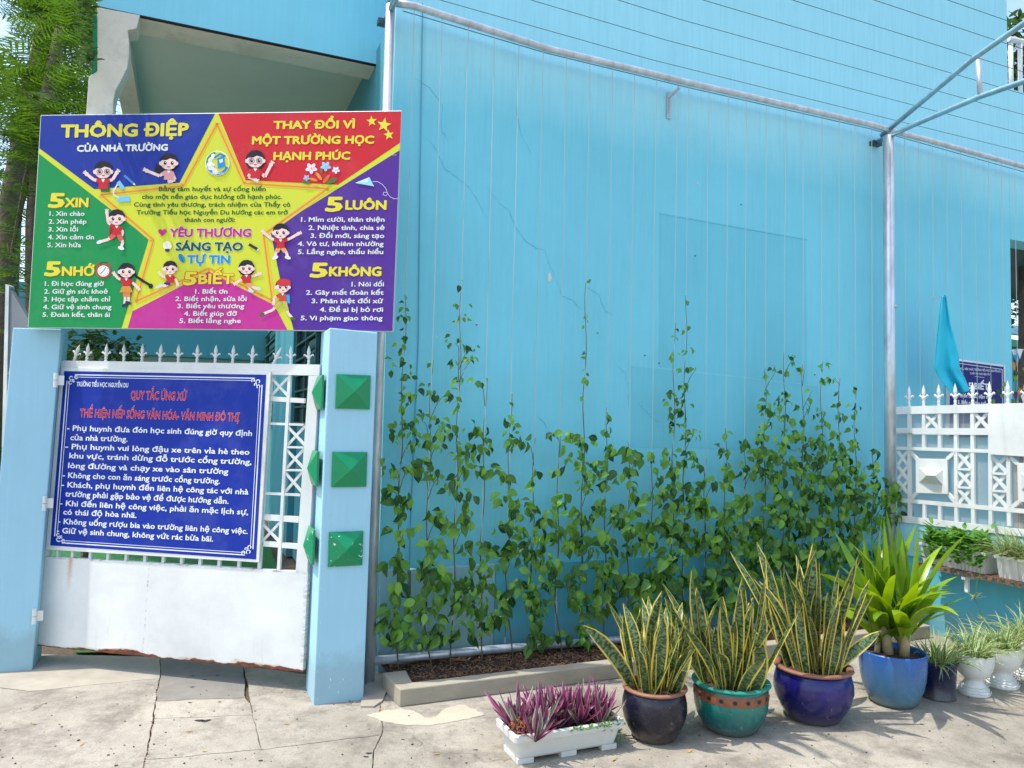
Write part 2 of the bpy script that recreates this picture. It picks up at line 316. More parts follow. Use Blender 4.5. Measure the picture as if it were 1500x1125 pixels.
# ---------------------------------------------------------------- mesh helpers
class MB:
    def __init__(s): s.v = []; s.f = []; s.uv = []; s.c = []
    def add(s, vs, fs, uvs=None, col=None):
        b = len(s.v); s.v += [tuple(p) for p in vs]
        for f in fs:
            s.f.append([b+i for i in f])
            s.uv.append([uvs[i] for i in f] if uvs else [(0, 0)]*len(f)); s.c.append(col or (1, 1, 1, 1))
        return s
    def prism(s, pts, N, depth):
        """outline pts (front face), extruded backwards by depth along -N"""
        k = len(pts); back = [p-N*depth for p in pts]
        nn = V((0, 0, 0))
        for i in range(k): nn += (pts[i]-pts[0]).cross(pts[(i+1) % k]-pts[0])
        if nn.dot(N) < 0: pts = pts[::-1]; back = back[::-1]
        s.add(list(pts)+back, [list(range(k)), list(range(2*k-1, k-1, -1))] + [[i, k+i, k+(i+1) % k, (i+1) % k] for i in range(k)])
        return s
    def box(s, o, a, b, c):
        """o corner, a b c edge vectors"""
        p = [o, o+a, o+a+b, o+b, o+c, o+a+c, o+a+b+c, o+b+c]
        if a.cross(b).dot(c) < 0: fs = [[0, 1, 2, 3], [7, 6, 5, 4], [4, 5, 1, 0], [5, 6, 2, 1], [6, 7, 3, 2], [7, 4, 0, 3]]
        else: fs = [[3, 2, 1, 0], [4, 5, 6, 7], [0, 1, 5, 4], [1, 2, 6, 5], [2, 3, 7, 6], [3, 0, 4, 7]]
        return s.add(p, fs)
    def tube(s, pts, r, k=8, caps=True):
        rs = r if isinstance(r, list) else [r]*len(pts); rings = []
        prev = None
        for i, p in enumerate(pts):
            d = (pts[min(i+1, len(pts)-1)]-pts[max(i-1, 0)]).normalized()
            a = d.cross(prev if prev and abs(d.dot(prev)) < .98 else (UP if abs(d.z) < .9 else V((1, 0, 0)))).normalized() if prev is None else (prev - d*prev.dot(d)).normalized()
            prev = a; b = d.cross(a)
            rings.append([p+(a*math.cos(2*math.pi*j/k)+b*math.sin(2*math.pi*j/k))*rs[i] for j in range(k)])
        vs = [q for g in rings for q in g]; fs = []
        for i in range(len(pts)-1):
            for j in range(k): fs.append([i*k+j, i*k+(j+1) % k, (i+1)*k+(j+1) % k, (i+1)*k+j])
        if caps: fs += [list(range(k))[::-1], [(len(pts)-1)*k+j for j in range(k)]]
        return s.add(vs, fs)
    def lathe(s, prof, k=40, wob=0):
        vs = []; fs = []
        for (r, z) in prof:
            for j in range(k):
                a = 2*math.pi*j/k; rr = r*(1+wob*math.sin(3*a+z*9))
                vs.append(V((rr*math.cos(a), rr*math.sin(a), z)))
        for i in range(len(prof)-1):
            for j in range(k): fs.append([i*k+j, i*k+(j+1) % k, (i+1)*k+(j+1) % k, (i+1)*k+j])
        return s.add(vs, fs)
    def ribbon(s, pts, ws, side, fold=.25, bow=1):
        """strip of len(pts) stations, 3 vertices across with UV; side = vector(s) across"""
        vs = []; uv = []; m = len(pts)
        for i, p in enumerate(pts):
            d = (pts[min(i+1, m-1)]-pts[max(i-1, 0)]).normalized()
            sd_ = side[i] if isinstance(side, list) else side
            a = (sd_ - d*sd_.dot(d)).normalized(); nn = a.cross(d)
            w = ws[i]
            for q, t_ in ((-1, 0), (0, .5), (1, 1)):
                vs.append(p + a*(q*w/2) + nn*(abs(q)*fold*w/2)); uv.append((t_, i/(m-1)))
        fs = []
        for i in range(m-1):
            for q in (0, 1): fs.append([i*3+q, i*3+q+1, i*3+q+4, i*3+q+3])
        return s.add(vs, fs, uv)
    def mesh(s, name, mat, smooth=False):
        me = bpy.data.meshes.new(name); me.from_pydata(s.v, [], s.f)
        l = me.uv_layers.new(name='UVMap'); flat = [c for f in s.uv for q in f for c in q]
        if len(flat) == len(l.data)*2: l.data.foreach_set('uv', flat)
        for mm in (mat if isinstance(mat, list) else [mat]): me.materials.append(mm)
        if smooth: me.polygons.foreach_set('use_smooth', [True]*len(me.polygons))
        me.validate(); me.update(); return me
    def inkmesh(s, name, mat):
        me = s.mesh(name, mat); ca = me.color_attributes.new('ink', 'FLOAT_COLOR', 'CORNER')
        fl = []
        for i, p in enumerate(me.polygons): fl += list(s.c[i])*p.loop_total
        ca.data.foreach_set('color', fl); return me
    def build(s, name, mat, parent=None, smooth=False, origin=None, bevel=0, **tags):
        o = bpy.data.objects.new(name, s.mesh(name, mat, smooth)); C.objects.link(o)
        if origin is not None:
            o.data.transform(Matrix.Translation(-origin)); o.location = origin
        return fin(o, parent, bevel, **tags)
def fin(o, parent=None, bevel=0, **tags):
    if parent is not None:
        o.parent = parent
        o.matrix_parent_inverse = wm(parent).inverted()
    if bevel:
        b = o.modifiers.new('bevel', 'BEVEL'); b.width = bevel; b.segments = 2; b.limit_method = 'ANGLE'; b.angle_limit = math.radians(40)
    for k, v_ in tags.items(): o['kind' if k == 'kind' else k] = v_
    return o
def wm(o):
    m = Matrix.LocRotScale(o.location, o.rotation_euler, o.scale)
    return (wm(o.parent) @ o.matrix_parent_inverse @ m) if o.parent else m
def thing(name, label, cat, loc=(0, 0, 0), group=None, rz=0):
    o = bpy.data.objects.new(name, None); C.objects.link(o); o.empty_display_size = .1
    o.location = loc; o.rotation_euler = (0, 0, rz); o['label'] = label; o['category'] = cat
    if group: o['group'] = group
    return o
def tag(o, label, cat, group=None):
    o['label'] = label; o['category'] = cat
    if group: o['group'] = group
    return o
def inst(name, me, mw, parent, mats=None):
    """object sharing mesh data at world matrix mw"""
    o = bpy.data.objects.new(name, me); C.objects.link(o)
    o.parent = parent; o.matrix_parent_inverse = wm(parent).inverted()
    o.matrix_basis = mw; return o

class Plane:
    def __init__(s, P0, N): s.P = P0.copy(); s.N = N.normalized()
    def at(s, px, py, off=0): return hit(px, py, s.P + s.N*off, s.N)
    def shift(s, off): return Plane(s.P+s.N*off, s.N)
def pbar(mb, pl, a, b, w, depth=.02, off=0, ext=0):
    """flat bar between photo-measured end points on a plane, width w metres"""
    A = pl.at(*a, off); B = pl.at(*b, off); d = (B-A).normalized(); A -= d*ext; B += d*ext
    s_ = pl.N.cross(d).normalized()*w/2
    return mb.prism([A-s_, B-s_, B+s_, A+s_], pl.N, depth)
def ppoly(mb, pl, pts, depth=.02, off=0):
    return mb.prism([pl.at(x, y, off) for x, y in pts], pl.N, depth)

# ---------------------------------------------------------------- key planes
PO = gnd(541, 1000)                       # foot of the first trellis post
T = Plane(PO, n)                          # trellis plane
Wp = T.shift(-.15)                        # main wall plane
def T2(t, z, off=0): return V((PO.x, PO.y, 0)) + u*t + n*off + UP*z
def tz(p): q = p-V((PO.x, PO.y, 0)); return q.dot(u), p.z
tp2 = None
# second post foot: where the ray at x=1305 meets T near the ground
P2 = T.at(1304, 690); t2 = tz(P2)[0]
F = Plane(T2(t2, 0), -u)                  # side fence plane (faces left)
GA = gnd(52, 972); GB = gnd(446, 1014); gd = (GB-GA); gd.z = 0; gd.normalize()
gN = V((gd.y, -gd.x, 0))
G = Plane(GA, gN)                         # gate plane
print('t2', t2, 'u', u, 'GA', GA, 'GB', GB, 'PO', PO, 'P2', P2)

# ================================================================ SETTING
# ground: soft dirt below, concrete slabs on top
gb = MB(); gb.add([V((-80, -30, -.02)), V((80, -30, -.02)), V((80, 120, -.02)), V((-80, 120, -.02))], [[0, 1, 2, 3]])
ground = gb.build('pavement', M['joint'], kind='structure')
def jag(p, amp):
    q = V((p.x*9, p.y*9, 3.3)); return p + V((noise.noise(q), noise.noise(q+V((7, 3, 1))), 0))*amp
def slab(pts, mat, z=0.0, thick=.02, inset=.0015, amp=.012, name='concrete_slab'):
    c = sum(pts, V((0, 0, 0)))/len(pts); ring = []
    for i, a in enumerate(pts):
        b = pts[(i+1) % len(pts)]; L_ = (b-a).length; k = max(1, min(90, int(L_/.03))) if L_ < 4 else 6
        d = (b-a).normalized(); inw = V((-d.y, d.x, 0))
        if inw.dot(c-a) < 0: inw = -inw
        for j in range(k):
            p = a.lerp(b, j/k); p = jag(p, amp); p += inw*(inset + .0025*R())
            ring.append(V((p.x, p.y, z)))
    return MB().prism(ring, UP, thick).build(name, mat, ground)
J = lambda *p: [gnd(x, y) for x, y in p]
tl, tr_ = V((-6, 5.2, 0)), V((14, 9, 0))
A0, A1, A2, A3 = gnd(236, 962), gnd(227, 1040), gnd(212, 1113), gnd(200, 1180)
B0, B1, B2 = gnd(356, 975), gnd(368, 1030), gnd(381, 1098)
K0, K1, K2 = gnd(560, 1076), gnd(640, 1125), gnd(760, 1250)
Fr = V((-2, .5, 0))
slab([V((-6, 5.2, 0)), gnd(40, 1013), A1.lerp(A0, .55), A1, A2, A3, V((-2.2, 1.2, 0)), V((-9, 1.2, 0))], M['concrete'])
slab([V((-6, 5.3, 0)), gnd(60, 958), A0, A1.lerp(A0, .55), gnd(40, 1013)], M['apron'])
slab([A0, B0, gnd(360, 1022), gnd(229, 1027)], M['darkslab'])
slab([gnd(229, 1027), gnd(360, 1022), B1, gnd(372, 1047), gnd(226, 1053)], M['concrete'])
slab([gnd(226, 1053), gnd(372, 1047), B2, A2], M['concrete'])
slab([A2, B2, K0, gnd(548, 1100), gnd(538, 1180), V((-1.2, 1.2, 0)), V((-2.2, 1.2, 0)), A3], M['concrete'])
slab([B0, gnd(470, 990), gnd(552, 996), K0, B2, B1], M['concrete'])
slab([K0, gnd(552, 996), gnd(640, 972), gnd(1300, 905), V((14, 10, 0)), V((14, 1.2, 0)), V((-1.2, 1.2, 0)), gnd(538, 1180), gnd(548, 1100)], M['concrete'])
slab([V((-9, 1.2, 0)), V((14, 1.2, 0)), V((14, -8, 0)), V((-9, -8, 0))], M['concrete'])
# holes / chips in the old concrete: small dark pits
pit = MB()
for (x, y, r) in [(283, 990, .011), (318, 989, .013), (282, 1006, .012), (300, 995, .012), (322, 1028, .010), (278, 1029, .010), (292, 1055, .022), (299, 1056, .02), (306, 1054.5, .014), (590, 1083, .009), (697, 1098, .010), (382, 1114, .011), (540, 1103, .014), (536, 1108, .014)]:
    p = gnd(x, y, .002); pts = []
    for j in range(11):
        a = j/11*6.283; rr = r*U(.55, 1.15); pts.append(V((p.x+rr*math.cos(a)*1.3, p.y+rr*math.sin(a)*.7, .0015)))
    pit.add(pts, [list(range(11))])
pit.build('pit', M['darkedge'], ground, kind='stuff')
# pale plaster spill
pp = [(536, 1047), (560, 1041), (590, 1038), (610, 1042), (622, 1051), (640, 1050), (650, 1038), (672, 1032), (697, 1038), (707, 1047), (680, 1054), (640, 1061), (600, 1062), (565, 1057)]
pts = []
for i in range(len(pp)):
    a, b = pp[i], pp[(i+1) % len(pp)]
    for j in range(4):
        k = j/4; pts.append(gnd(a[0]*(1-k)+b[0]*k+U(-3, 3), a[1]*(1-k)+b[1]*k+U(-1, 1), .003))
MB().prism(pts, UP, .003).build('plaster_patch', M['plasterpatch'], ground)
# cement fillet at the foot of the right gate pillar / post
pts = [gnd(x, y, .012) for x, y in [(528, 1034), (532, 1012), (546, 984), (566, 984), (570, 1004), (560, 1026), (548, 1034)]]
MB().prism(pts, UP, .012).build('cement_patch', M['apron'], ground)

# debris in the long joint
db = MB()
for i in range(260):
    k = R(); p = A0.lerp(A1, k*2) if k < .5 else A1.lerp(A3, k*2-1)
    p = V((p.x+random.gauss(0, .009), p.y, -.008)); r = U(.003, .009)
    db.box(p, V((r, r*.3, 0)), V((-r*.3, r, 0)), V((0, 0, r)))
db.build('joint_gravel', newmat('joint_gravel', (140, 120, 98), .9, var=.5, vscale=90), kind='stuff')

lit = MB()
for i in range(380):
    x, y = U(0, 1500), 1000+125*R()**.8; p = gnd(x, y, .001)
    if (p-T2(0, 0)).dot(n) < .55 and p.x > -.75: continue
    r = abs(random.gauss(0, .0022))+.0012; a = U(0, 3.1); d1 = V((math.cos(a), math.sin(a), 0))*r*U(1, 2.2); d2 = V((-math.sin(a), math.cos(a), 0))*r
    lit.box(p, d1, d2, UP*r*.7)
lit.build('loose_grit', M['joint'], kind='stuff', label='scattered grit and crumbs on the pavement')
litl = MB()
for (x, y) in [(277, 1071), (120, 1090), (640, 1104), (620, 1018), (1010, 1100), (1290, 1066), (420, 1060), (705, 1075), (1110, 1110), (1350, 1060), (560, 1040), (900, 1112), (300, 1100), (50, 1060)]:
    p = gnd(x, y, .004); a = U(0, 6.28); l = U(.012, .028); d1 = V((math.cos(a), math.sin(a), .15))*l; d2 = V((-math.sin(a), math.cos(a), 0))*l*.3
    litl.add([p-d1, p+d2, p+d1, p-d2], [[0, 1, 2, 3]])
litl.build('fallen_leaves', newmat('dry_leaf', (168, 140, 70), .7, var=.3, vscale=30), kind='stuff', label='few dry fallen leaves on the concrete pavement')

# ================================================================ MAIN BUILDING
tc = tz(Wp.at(1474, 30))[0]; tc2 = tz(Wp.at(1481, 450))[0]; tc = tc2
zpar = Wp.at(1483, 131).z; zop = Wp.at(1483, 351).z
FO = -.55; Fp = Wp.shift(FO)                             # the overhang's front stands back from the main wall
zf = Fp.at(350, 52).z
tf0 = tz(Fp.at(143, 9))[0]
TOP = 5.9
bld = thing('school_building', 'sky blue painted school building filling the view behind the vine trellis', 'building', T2(1.5, 0, -.2))
wt0 = tz(Wp.at(562, 600))[0]
D = .22
def wbox(t0, t1, z0, z1, off=-.15, depth=D): return MB().box(T2(t0, z0, off), u*(t1-t0), UP*(z1-z0), n*-depth)
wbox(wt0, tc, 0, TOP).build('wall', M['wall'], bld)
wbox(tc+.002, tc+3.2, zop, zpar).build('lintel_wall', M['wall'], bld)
wbox(tf0, wt0+.2, zf, TOP, -.15+FO).build('fascia', M['fasciap'], bld)
wbox(tf0, wt0+.2, zf-.007, zf-.001, -.147+FO, .03).build('drip_edge', M['darkedge'], bld)
# plinth below the ledge
zl = Wp.at(640, 829).z
tpale = tz(Wp.at(722, 850))[0]
wbox(wt0+.002, tpale, 0, zl, -.11, .039).build('plinth', M['paleplinth'], bld, bevel=.006, label='pale blue stretch of the plinth by the post')
wbox(tpale+.002, t2+.2, 0, zl-.012, -.115, .034).build('plinth', M['plinth'], bld, bevel=.006)
# grey mortar strip in the pale plinth
MB().prism([Wp.at(x, y, .044) for x, y in [(597, 836), (602, 836), (602, 888), (597, 890)]], n, .003).build('mortar_scar', newmat('mortar', (110, 118, 118), .9, var=.2, vscale=30), bld)
# slightly darker repainted rectangles: blocked-up window
for q, off in (([(966, 313), (1180, 352), (1183, 562), (965, 537)], .0015), ([(925, 536), (1200, 566), (1215, 660), (925, 655)], .0022)):
    MB().prism([Wp.at(x, y, off) for x, y in q], n, .001).build('repainted_patch', M['walldark'], bld)
MB().prism([Wp.at(x, y, .004) for x, y in [(966, 311), (1183, 350), (1183, 351.5), (966, 313)]], n, .004).build('patch_lip', M['walldark'], bld)
def zz(pts, s=2.679, ox=540, oy=0): return [(ox+x/s, oy+y/s) for x, y in pts]
cracks = [zz([(180, 305), (240, 345), (290, 415), (285, 510), (315, 555)]), zz([(230, 540), (265, 590), (300, 665), (340, 690), (400, 740), (465, 855)]),
          zz([(470, 740), (510, 795), (550, 825), (575, 890), (620, 950), (660, 975), (690, 980), (710, 1040), (745, 1120)]), zz([(575, 410), (600, 530), (635, 600)]),
          zz([(875, 0), (880, 40), (930, 60), (975, 105)], 3.125, 540, 420), zz([(990, 0), (1050, 30), (1080, 110), (1120, 130)], 3.125, 540, 420),
          zz([(110, 365), (150, 400), (185, 440), (240, 465)], 3.309, 900, 480), zz([(10, 180), (50, 220), (70, 300), (68, 400)], 3.309, 900, 480),
          zz([(770, 590), (800, 620), (835, 680)], 3.125, 540, 420)]
for ci, cr in enumerate(cracks):
    mb = MB(); fine = []
    for i in range(len(cr)-1):
        for j in range(6):
            k = j/6; fine.append((cr[i][0]*(1-k)+cr[i+1][0]*k+U(-.9, .9), cr[i][1]*(1-k)+cr[i+1][1]*k+U(-.9, .9)))
    fine.append(cr[-1])
    P = [Wp.at(x, y, .0032) for x, y in fine]; vs = []
    for i, p in enumerate(P):
        d = (P[min(i+1, len(P)-1)]-P[max(0, i-1)]).normalized(); s_ = d.cross(n)*U(.0004, .0015)*min(1, 4*min(i+1, len(P)-i)/len(P)+.2)
        vs += [p-s_, p+s_]
    mb.add(vs, [[2*i, 2*i+1, 2*i+3, 2*i+2] for i in range(len(P)-1)]); mb.build('crack', M['crack'], bld)
chipm = newmat('bare_plaster', (205, 212, 205), .9, var=.1, vscale=40)
for (cx, cy, w, h) in [(805, 407, 3, 8), (1098, 770, 5, 14), (1083, 782, 5, 10), (1022, 268, 1.5, 2), (640, 494, 1, 1.4), (698, 474, 2, 1.6)]:
    pts = [Wp.at(cx+w*U(.7, 1.1)*math.cos(a/9*6.283), cy+h*U(.7, 1.1)*math.sin(a/9*6.283), .003) for a in range(9)]
    MB().prism(pts, n, .002).build('paint_chip', chipm, bld)
# wall plugs / nails
for (cx, cy) in [(944, 521), (1193, 549), (698, 476), (875, 488), (965, 532), (1018, 375), (1085, 300)]:
    p = Wp.at(cx, cy, .006); MB().tube([p, p+n*.01], .004, 6).build('wall_plug', M['darkwire'], bld)
# cable fixed to the wall near the post
MB().tube([Wp.at(619, 5, .008), Wp.at(615, 300, .008), Wp.at(613, 500, .008), Wp.at(601, 780, .008), Wp.at(598, 900, .05)], .004, 6).build('cable', newmat('painted_cable', (90, 165, 190), .6), bld)

# overhang above the gate: front beam underside, soffit and curved cream bracket
beam_d = .24
MB().box(T2(tf0+.01, zf-.013, -.18+FO), u*(wt0-tf0-.0), UP*.14, n*-(beam_d-.03)).build('beam_underside', M['cream'], bld)
MB().box(T2(tf0, zf+.12, -.15+FO-beam_d), u*(wt0+.15-tf0), UP*.1, n*-3.6).build('soffit', M['soffit'], bld)
MB().box(T2(tf0, zf-.0, -.15+FO-beam_d-.002), u*.14, UP*.12, n*-3.5).build('side_beam', M['cream'], bld)
out = [(142, 10), (142, 104), (130, 112), (126, 170), (122, 300), (150, 300), (166, 168), (166, 148), (169, 133), (178, 116), (186, 100), (189, 82), (189, 62), (187, 44), (200, 42), (205, 22)]
MB().prism([Fp.at(x, y, .006) for x, y in out], n, .16).build('bracket', M['cream'], bld, bevel=.004)
MB().prism([Fp.at(x, y, .010) for x, y in [(137, 22), (142, 22), (141.5, 104), (134, 108)]], n, .15).build('bracket_edge', M['greenpaint'], bld)
# side wall running back from the corner, with louvre windows between piers
cor = T2(wt0, 0, -.15-D-.001)
SW = Plane(cor, -u)
MB().box(cor+u*.2, UP*(zf+.1), n*-9, u*-.2).build('side_wall', M['teal'], bld)
def sy(px, py): q = SW.at(px, py); return (cor-q).dot(n), q.z
wins = [(sy(468, 560)[0], sy(438, 560)[0]), (sy(408, 560)[0], sy(379, 560)[0]), (sy(365, 560)[0], sy(349, 560)[0])]
zb = sy(440, 621)[1]; zt = 2.9
for (s0, s1) in wins:
    w0 = MB().box(cor-n*s0+UP*zb-u*.01, n*-(s1-s0), UP*(zt-zb), u*.008).build('window', M['glassdark'], bld)
    fr = MB(); o_ = cor-n*s0+UP*zb-u*.045
    for a in (0, .5, 1): fr.box(o_-n*((s1-s0)*a-.03*(a > 0)-0.0), n*-.035, UP*(zt-zb), u*.034)
    for k in range(9): fr.box(o_+UP*((zt-zb)*k/8)-u*.003, n*-(s1-s0), UP*.022, u*.03)
    fr.build('frame', M['louver'], w0)
    for q in range(8):
        zq = zb+(zt-zb)*(q+.5)/8
        MB().box(cor-n*(s0+.08)+UP*zq-u*.03, n*-((s1-s0)*.34), UP*.06, u*.014-UP*.02).build('louvre', M['louver'], w0)
# piers
for (a, b) in ((wins[0][1], wins[1][0]), (wins[1][1], wins[2][0])):
    MB().box(cor-n*(a+.05)-u*.07, n*-(b-a-.1), UP*zf, u*.069).build('pier', M['teal'], bld)
# court behind: far wall with teal beam and a column
fw = thing('courtyard_wall', 'pale grey wall under a teal beam at the end of the gate passage', 'wall', T2(-3.5, 0, -9.3))
MB().box(T2(-7.5, 0, -9.35), u*7.6, UP*3.4, n*-.2).build('wall', M['greywall'], fw)
MB().box(T2(-3.62, 2.52, -8.6), u*3.9, UP*1.0, n*-.4).build('beam', M['teal'], fw)
MB().tube([T2(-2.9, 0, -8.9), T2(-2.9, 3.2, -8.9)], .09, 14).build('column', newmat('grey_column', (92, 98, 98), .7), fw)
g0 = gnd(110, 957); g1 = gnd(182, 957); tb = MB(); tb.add([p+UP*.006 for p in (g0, g1, gnd(230, 938), V((T2(wt0-.3, 0, -1.6).x, T2(wt0-.3, 0, -1.6).y, 0)), T2(wt0-.02, 0, -9.4), T2(-8, 0, -9.4), V((g0.x-.5, g0.y+.8, 0)))], [[0, 1, 2, 3, 4, 5, 6]])
tb.build('turf', M['turf'], kind='structure')

# ================================================================ TRELLIS
tre = thing('vine_trellis', 'galvanised pipe frame strung with steel wires in front of the blue wall', 'trellis', T2(0, 0))
rp = []
for (x, y) in [(572, 3), (607, 9), (801, 71), (913, 98), (1007, 121), (1100, 142), (1200, 165), (1276, 182.6), (1311, 193), (1362, 206), (1500, 244), (1620, 277)]: rp.append(T.at(x, y))
MB().tube(rp, .023, 12).build('top_rail', M['galv'], tre, smooth=True)
MB().tube([T.at(x, y, -.035) for x, y in [(590, 16), (801, 78), (1007, 128), (1276, 189), (1500, 252)]], .003, 5).build('tie_wire', M['darkwire'], tre)
z1 = rp[0].z
def leg(a, b, r): return MB().tube([a, b], r, 16).build('post', M['galv'], tre, smooth=True)
pt = T.at(571, 40)
leg(T.at(541, 1003), T.at(572, 8), .030)
leg(T2(t2, 0), T2(t2, T.at(1304, 200).z), .043)
for (a, b) in (((1297, 449), (1314, 449)),):
    p = T.at(1305, 449); MB().tube([p-UP*.012, p+UP*.012], .046, 16).build('weld_collar', M['galv'], tre, smooth=True)
MB().tube([T.at(547, 967.5), T.at(718, 951.6), T.at(905, 937), T.at(1100, 918), T.at(1300, 900)], .026, 12).build('bottom_rail', M['galv'], tre, smooth=True)
# brackets to the wall
for (x, y, yb) in ((996, 124, 178),):
    p = T.at(x, y+4); q = p - n*.14
    mb = MB(); mb.tube([p, q-UP*.02], .012, 8); mb.box(q-u*.018+UP*.02, u*.036, UP*-.20, n*.006); mb.box(q-u*.004+UP*.01, u*.008, UP*-.18, n*.03)
    mb.build('wall_bracket', M['galv'], tre)
# cantilever arms over the pavement, each a pair of tubes joined by struts
armU = [F.at(1291, 199), F.at(1424, 87), F.at(1500, 34)]
dU = (armU[-1]-armU[0]); armL = [F.at(1286, 207), F.at(1345, 180), F.at(1434, 142), F.at(1500, 119)]
dL = armL[-1]-armL[0]
extU = armU + [armU[-1]+dU*.25]; extL = armL + [armL[-1]+dL*.25]
strut = [F.at(1433, 88), F.at(1436, 141)]
zoff = T.at(573, 8).z - T.at(1304, 195).z
for k, sh in enumerate((V((0, 0, 0)), -u*(t2-.02)+UP*zoff)):
    if k == 1: sh = -u*(t2-tz(T.at(572, 8))[0]) + UP*zoff
    MB().tube([p+sh for p in extU], .021, 12).build('arm', M['galvpaint'], tre, smooth=True)
    MB().tube([p+sh for p in extL], .021, 12).build('arm', M['galvpaint'], tre, smooth=True)
    MB().tube([p+sh for p in strut], .019, 12).build('strut', M['galv'], tre, smooth=True)
    c0 = armL[0]+sh; MB().box(c0-u*.05-UP*.03, u*.1, UP*.035, n*-.05).build('clamp', M['darkwire'], tre)
# overhead wires from arm to arm
for (x, y) in [(1308.6, 179), (1336, 157), (1363, 134), (1392.5, 110.5), (1424, 86), (1456.5, 62), (1489, 39)]:
    p = F.at(x, y)+UP*.02
    MB().tube([p-u*(t2-.02)+UP*(zoff+.0), p-u*2.4+UP*(zoff*.4-.02), p, p+u*3], .0022, 5).build('overhead_wire', M['darkwire'], tre)
# vertical wires
rail = [tz(p) for p in rp]
def railz(t):
    for (a, za), (b, zb_) in zip(rail, rail[1:]):
        if a <= t <= b: return za+(zb_-za)*(t-a)/(b-a)
    return rail[-1][1]
wx = [592, 634, 674, 713, 750, 786, 822, 857, 891, 923.6, 956.5, 987.6, 1004, 1034.5, 1063.8, 1091, 1120.6, 1148.7, 1175.6, 1203, 1228.5, 1252, 1277, 1326, 1347, 1367, 1388, 1409, 1430, 1450, 1469, 1489]
wt = []
for x in wx:
    t = tz(T.at(x, 470))[0]; wt.append(t)
    lo = .14
    top = railz(t+.008); m_ = MB()
    pts = [T2(t+.008*(1-q)+random.gauss(0, .0015), lo+(top-lo)*(1-q), .0) for q in (0, .15, .3, .45, .6, .8)]
    pts.append(T2(t, .42, 0))
    m_.tube(pts, .0025, 5).build('wire', M['wire'], tre)
    if x < 1300:
        mb = MB(); mb.tube([T2(t, .27, 0), T2(t, .42, 0)], .003, 5); mb.box(T2(t-.007, .29, -.003), u*.004, UP*.10, n*.006); mb.box(T2(t+.003, .29, -.003), u*.004, UP*.10, n*.006)
        mb.tube([T2(t, .15, 0), T2(t, .27, 0)], .0019, 5)
        mb.build('turnbuckle', M['galv'], tre)

# ================================================================ PILLARS AND GATE
Pp = Plane(gnd(464, 1033), n)
def pyramid(parent, c, r, upv, N, w, h, dep, mat, flat=0):
    m = MB(); a = r*w/2; b = upv*h/2
    base = [c-a-b, c+a-b, c+a+b, c-a+b]; lip = N*.012
    vs = base+[p+lip for p in base]+[c+N*dep]
    m.add(vs, [[0, 1, 5, 4], [1, 2, 6, 5], [2, 3, 7, 6], [3, 0, 4, 7], [4, 5, 8], [5, 6, 8], [6, 7, 8], [7, 4, 8]])
    return m.build('pyramid_stud', mat, parent)
M['greenchip'] = newmat('chipped_green_paint', (0, 132, 84), .35, var=.08, vscale=9)
_t = NT(M['greenchip']); _c = _t.b.inputs['Base Color'].links[0].from_socket
_t.L(_t.mix(_t.ramp(_t.noise(_t.pos(), 38, 3, .6), .66, .68), _c, lin((225, 228, 220))), _t.b.inputs['Base Color'])
pr = thing('gate_pillar', 'pale blue gate pillar to the right of the white gate with green pyramid studs', 'pillar', gnd(500, 1033), 'gate pillars')
q = [Pp.at(x, y) for x, y in [(459, 1036), (532, 1035), (553.5, 487), (483, 480)]]
MB().prism(q, n, .30).build('shaft', M['pillar'], pr, bevel=.006)
for i, cs in enumerate(([492, 548, 542, 600], [486, 662, 537, 713], [481, 778, 531, 829])):
    c = Pp.at((cs[0]+cs[2])/2, (cs[1]+cs[3])/2); w = (Pp.at(cs[2], cs[1])-Pp.at(cs[0], cs[1])).length
    lean = (Pp.at(483, 480)-Pp.at(459, 1036)).normalized()
    pyramid(pr, c, u, UP, n, w, w*1.0, .052, M['greenchip'] if i == 2 else M['greenpaint'])
    cl = Pp.at((476, 469, 463)[i], c and (cs[1]+cs[3])/2); cl2 = cl - n*.13 - u*.001
    pyramid(pr, cl2, n, UP, -u, w, w, .052, M['greenchip'] if i == 2 else M['greenpaint'])
for i in range(34):
    e = R(); x = 483-20*e+U(-.6, 1.2); y = 487+540*e; pts = []
    if i > 26: x, y = U(470, 530), U(985, 1026)
    w, h = U(.3, 1.1), U(.6, 3.2)
    c = Pp.at(x+1.5, y, .002); MB().prism([c+u*.0028*w*math.cos(k)+UP*.0035*h*math.sin(k) for k in (0, 1, 2, 3.1, 4, 5.2)], n, .002).build('paint_chip', chipm, pr)
plane_l = Plane(gnd(48, 981), n)
pl = thing('gate_pillar', 'blue gate pillar at the left hinge side of the white gate', 'pillar', gnd(10, 985), 'gate pillars')
q = [plane_l.at(x, y) for x, y in [(-28, 1003), (47, 986), (90, 482), (19, 480)]]
MB().prism(q, n, .30).build('shaft', M['pillar'], pl, bevel=.006)
for (x, y) in ((19.5, 545), (9, 660), (0, 778)):
    c = plane_l.at(x, y)-n*.14-u*.001; pyramid(pl, c, n, UP, -u, .18, .18, .052, M['greenpaint'])

gate = thing('metal_gate', 'white steel gate leaf with lattice side and rusty bottom sheet', 'gate', gnd(250, 990))
def gl(x, y, x2, y2, s): return (x+(x2-x)*s, y+(y2-y)*s)
# outer frame
def gate_quad(pts, depth=.03, off=0, name='frame', mat='white', par=None, bev=0):
    return ppoly(MB(), G, pts, depth, off).build(name, M[mat], par or gate, bevel=bev)
gate_quad([(89, 528), (468, 534), (467.5, 550), (88, 544)], .04, 0, 'top_rail')
gate_quad([(88, 544.2), (102, 544.2), (67.5, 815), (60, 815)], .04, 0, 'stile')
gate_quad([(452, 550.2), (467.4, 550.2), (450, 838), (433, 838)], .04, 0, 'stile')
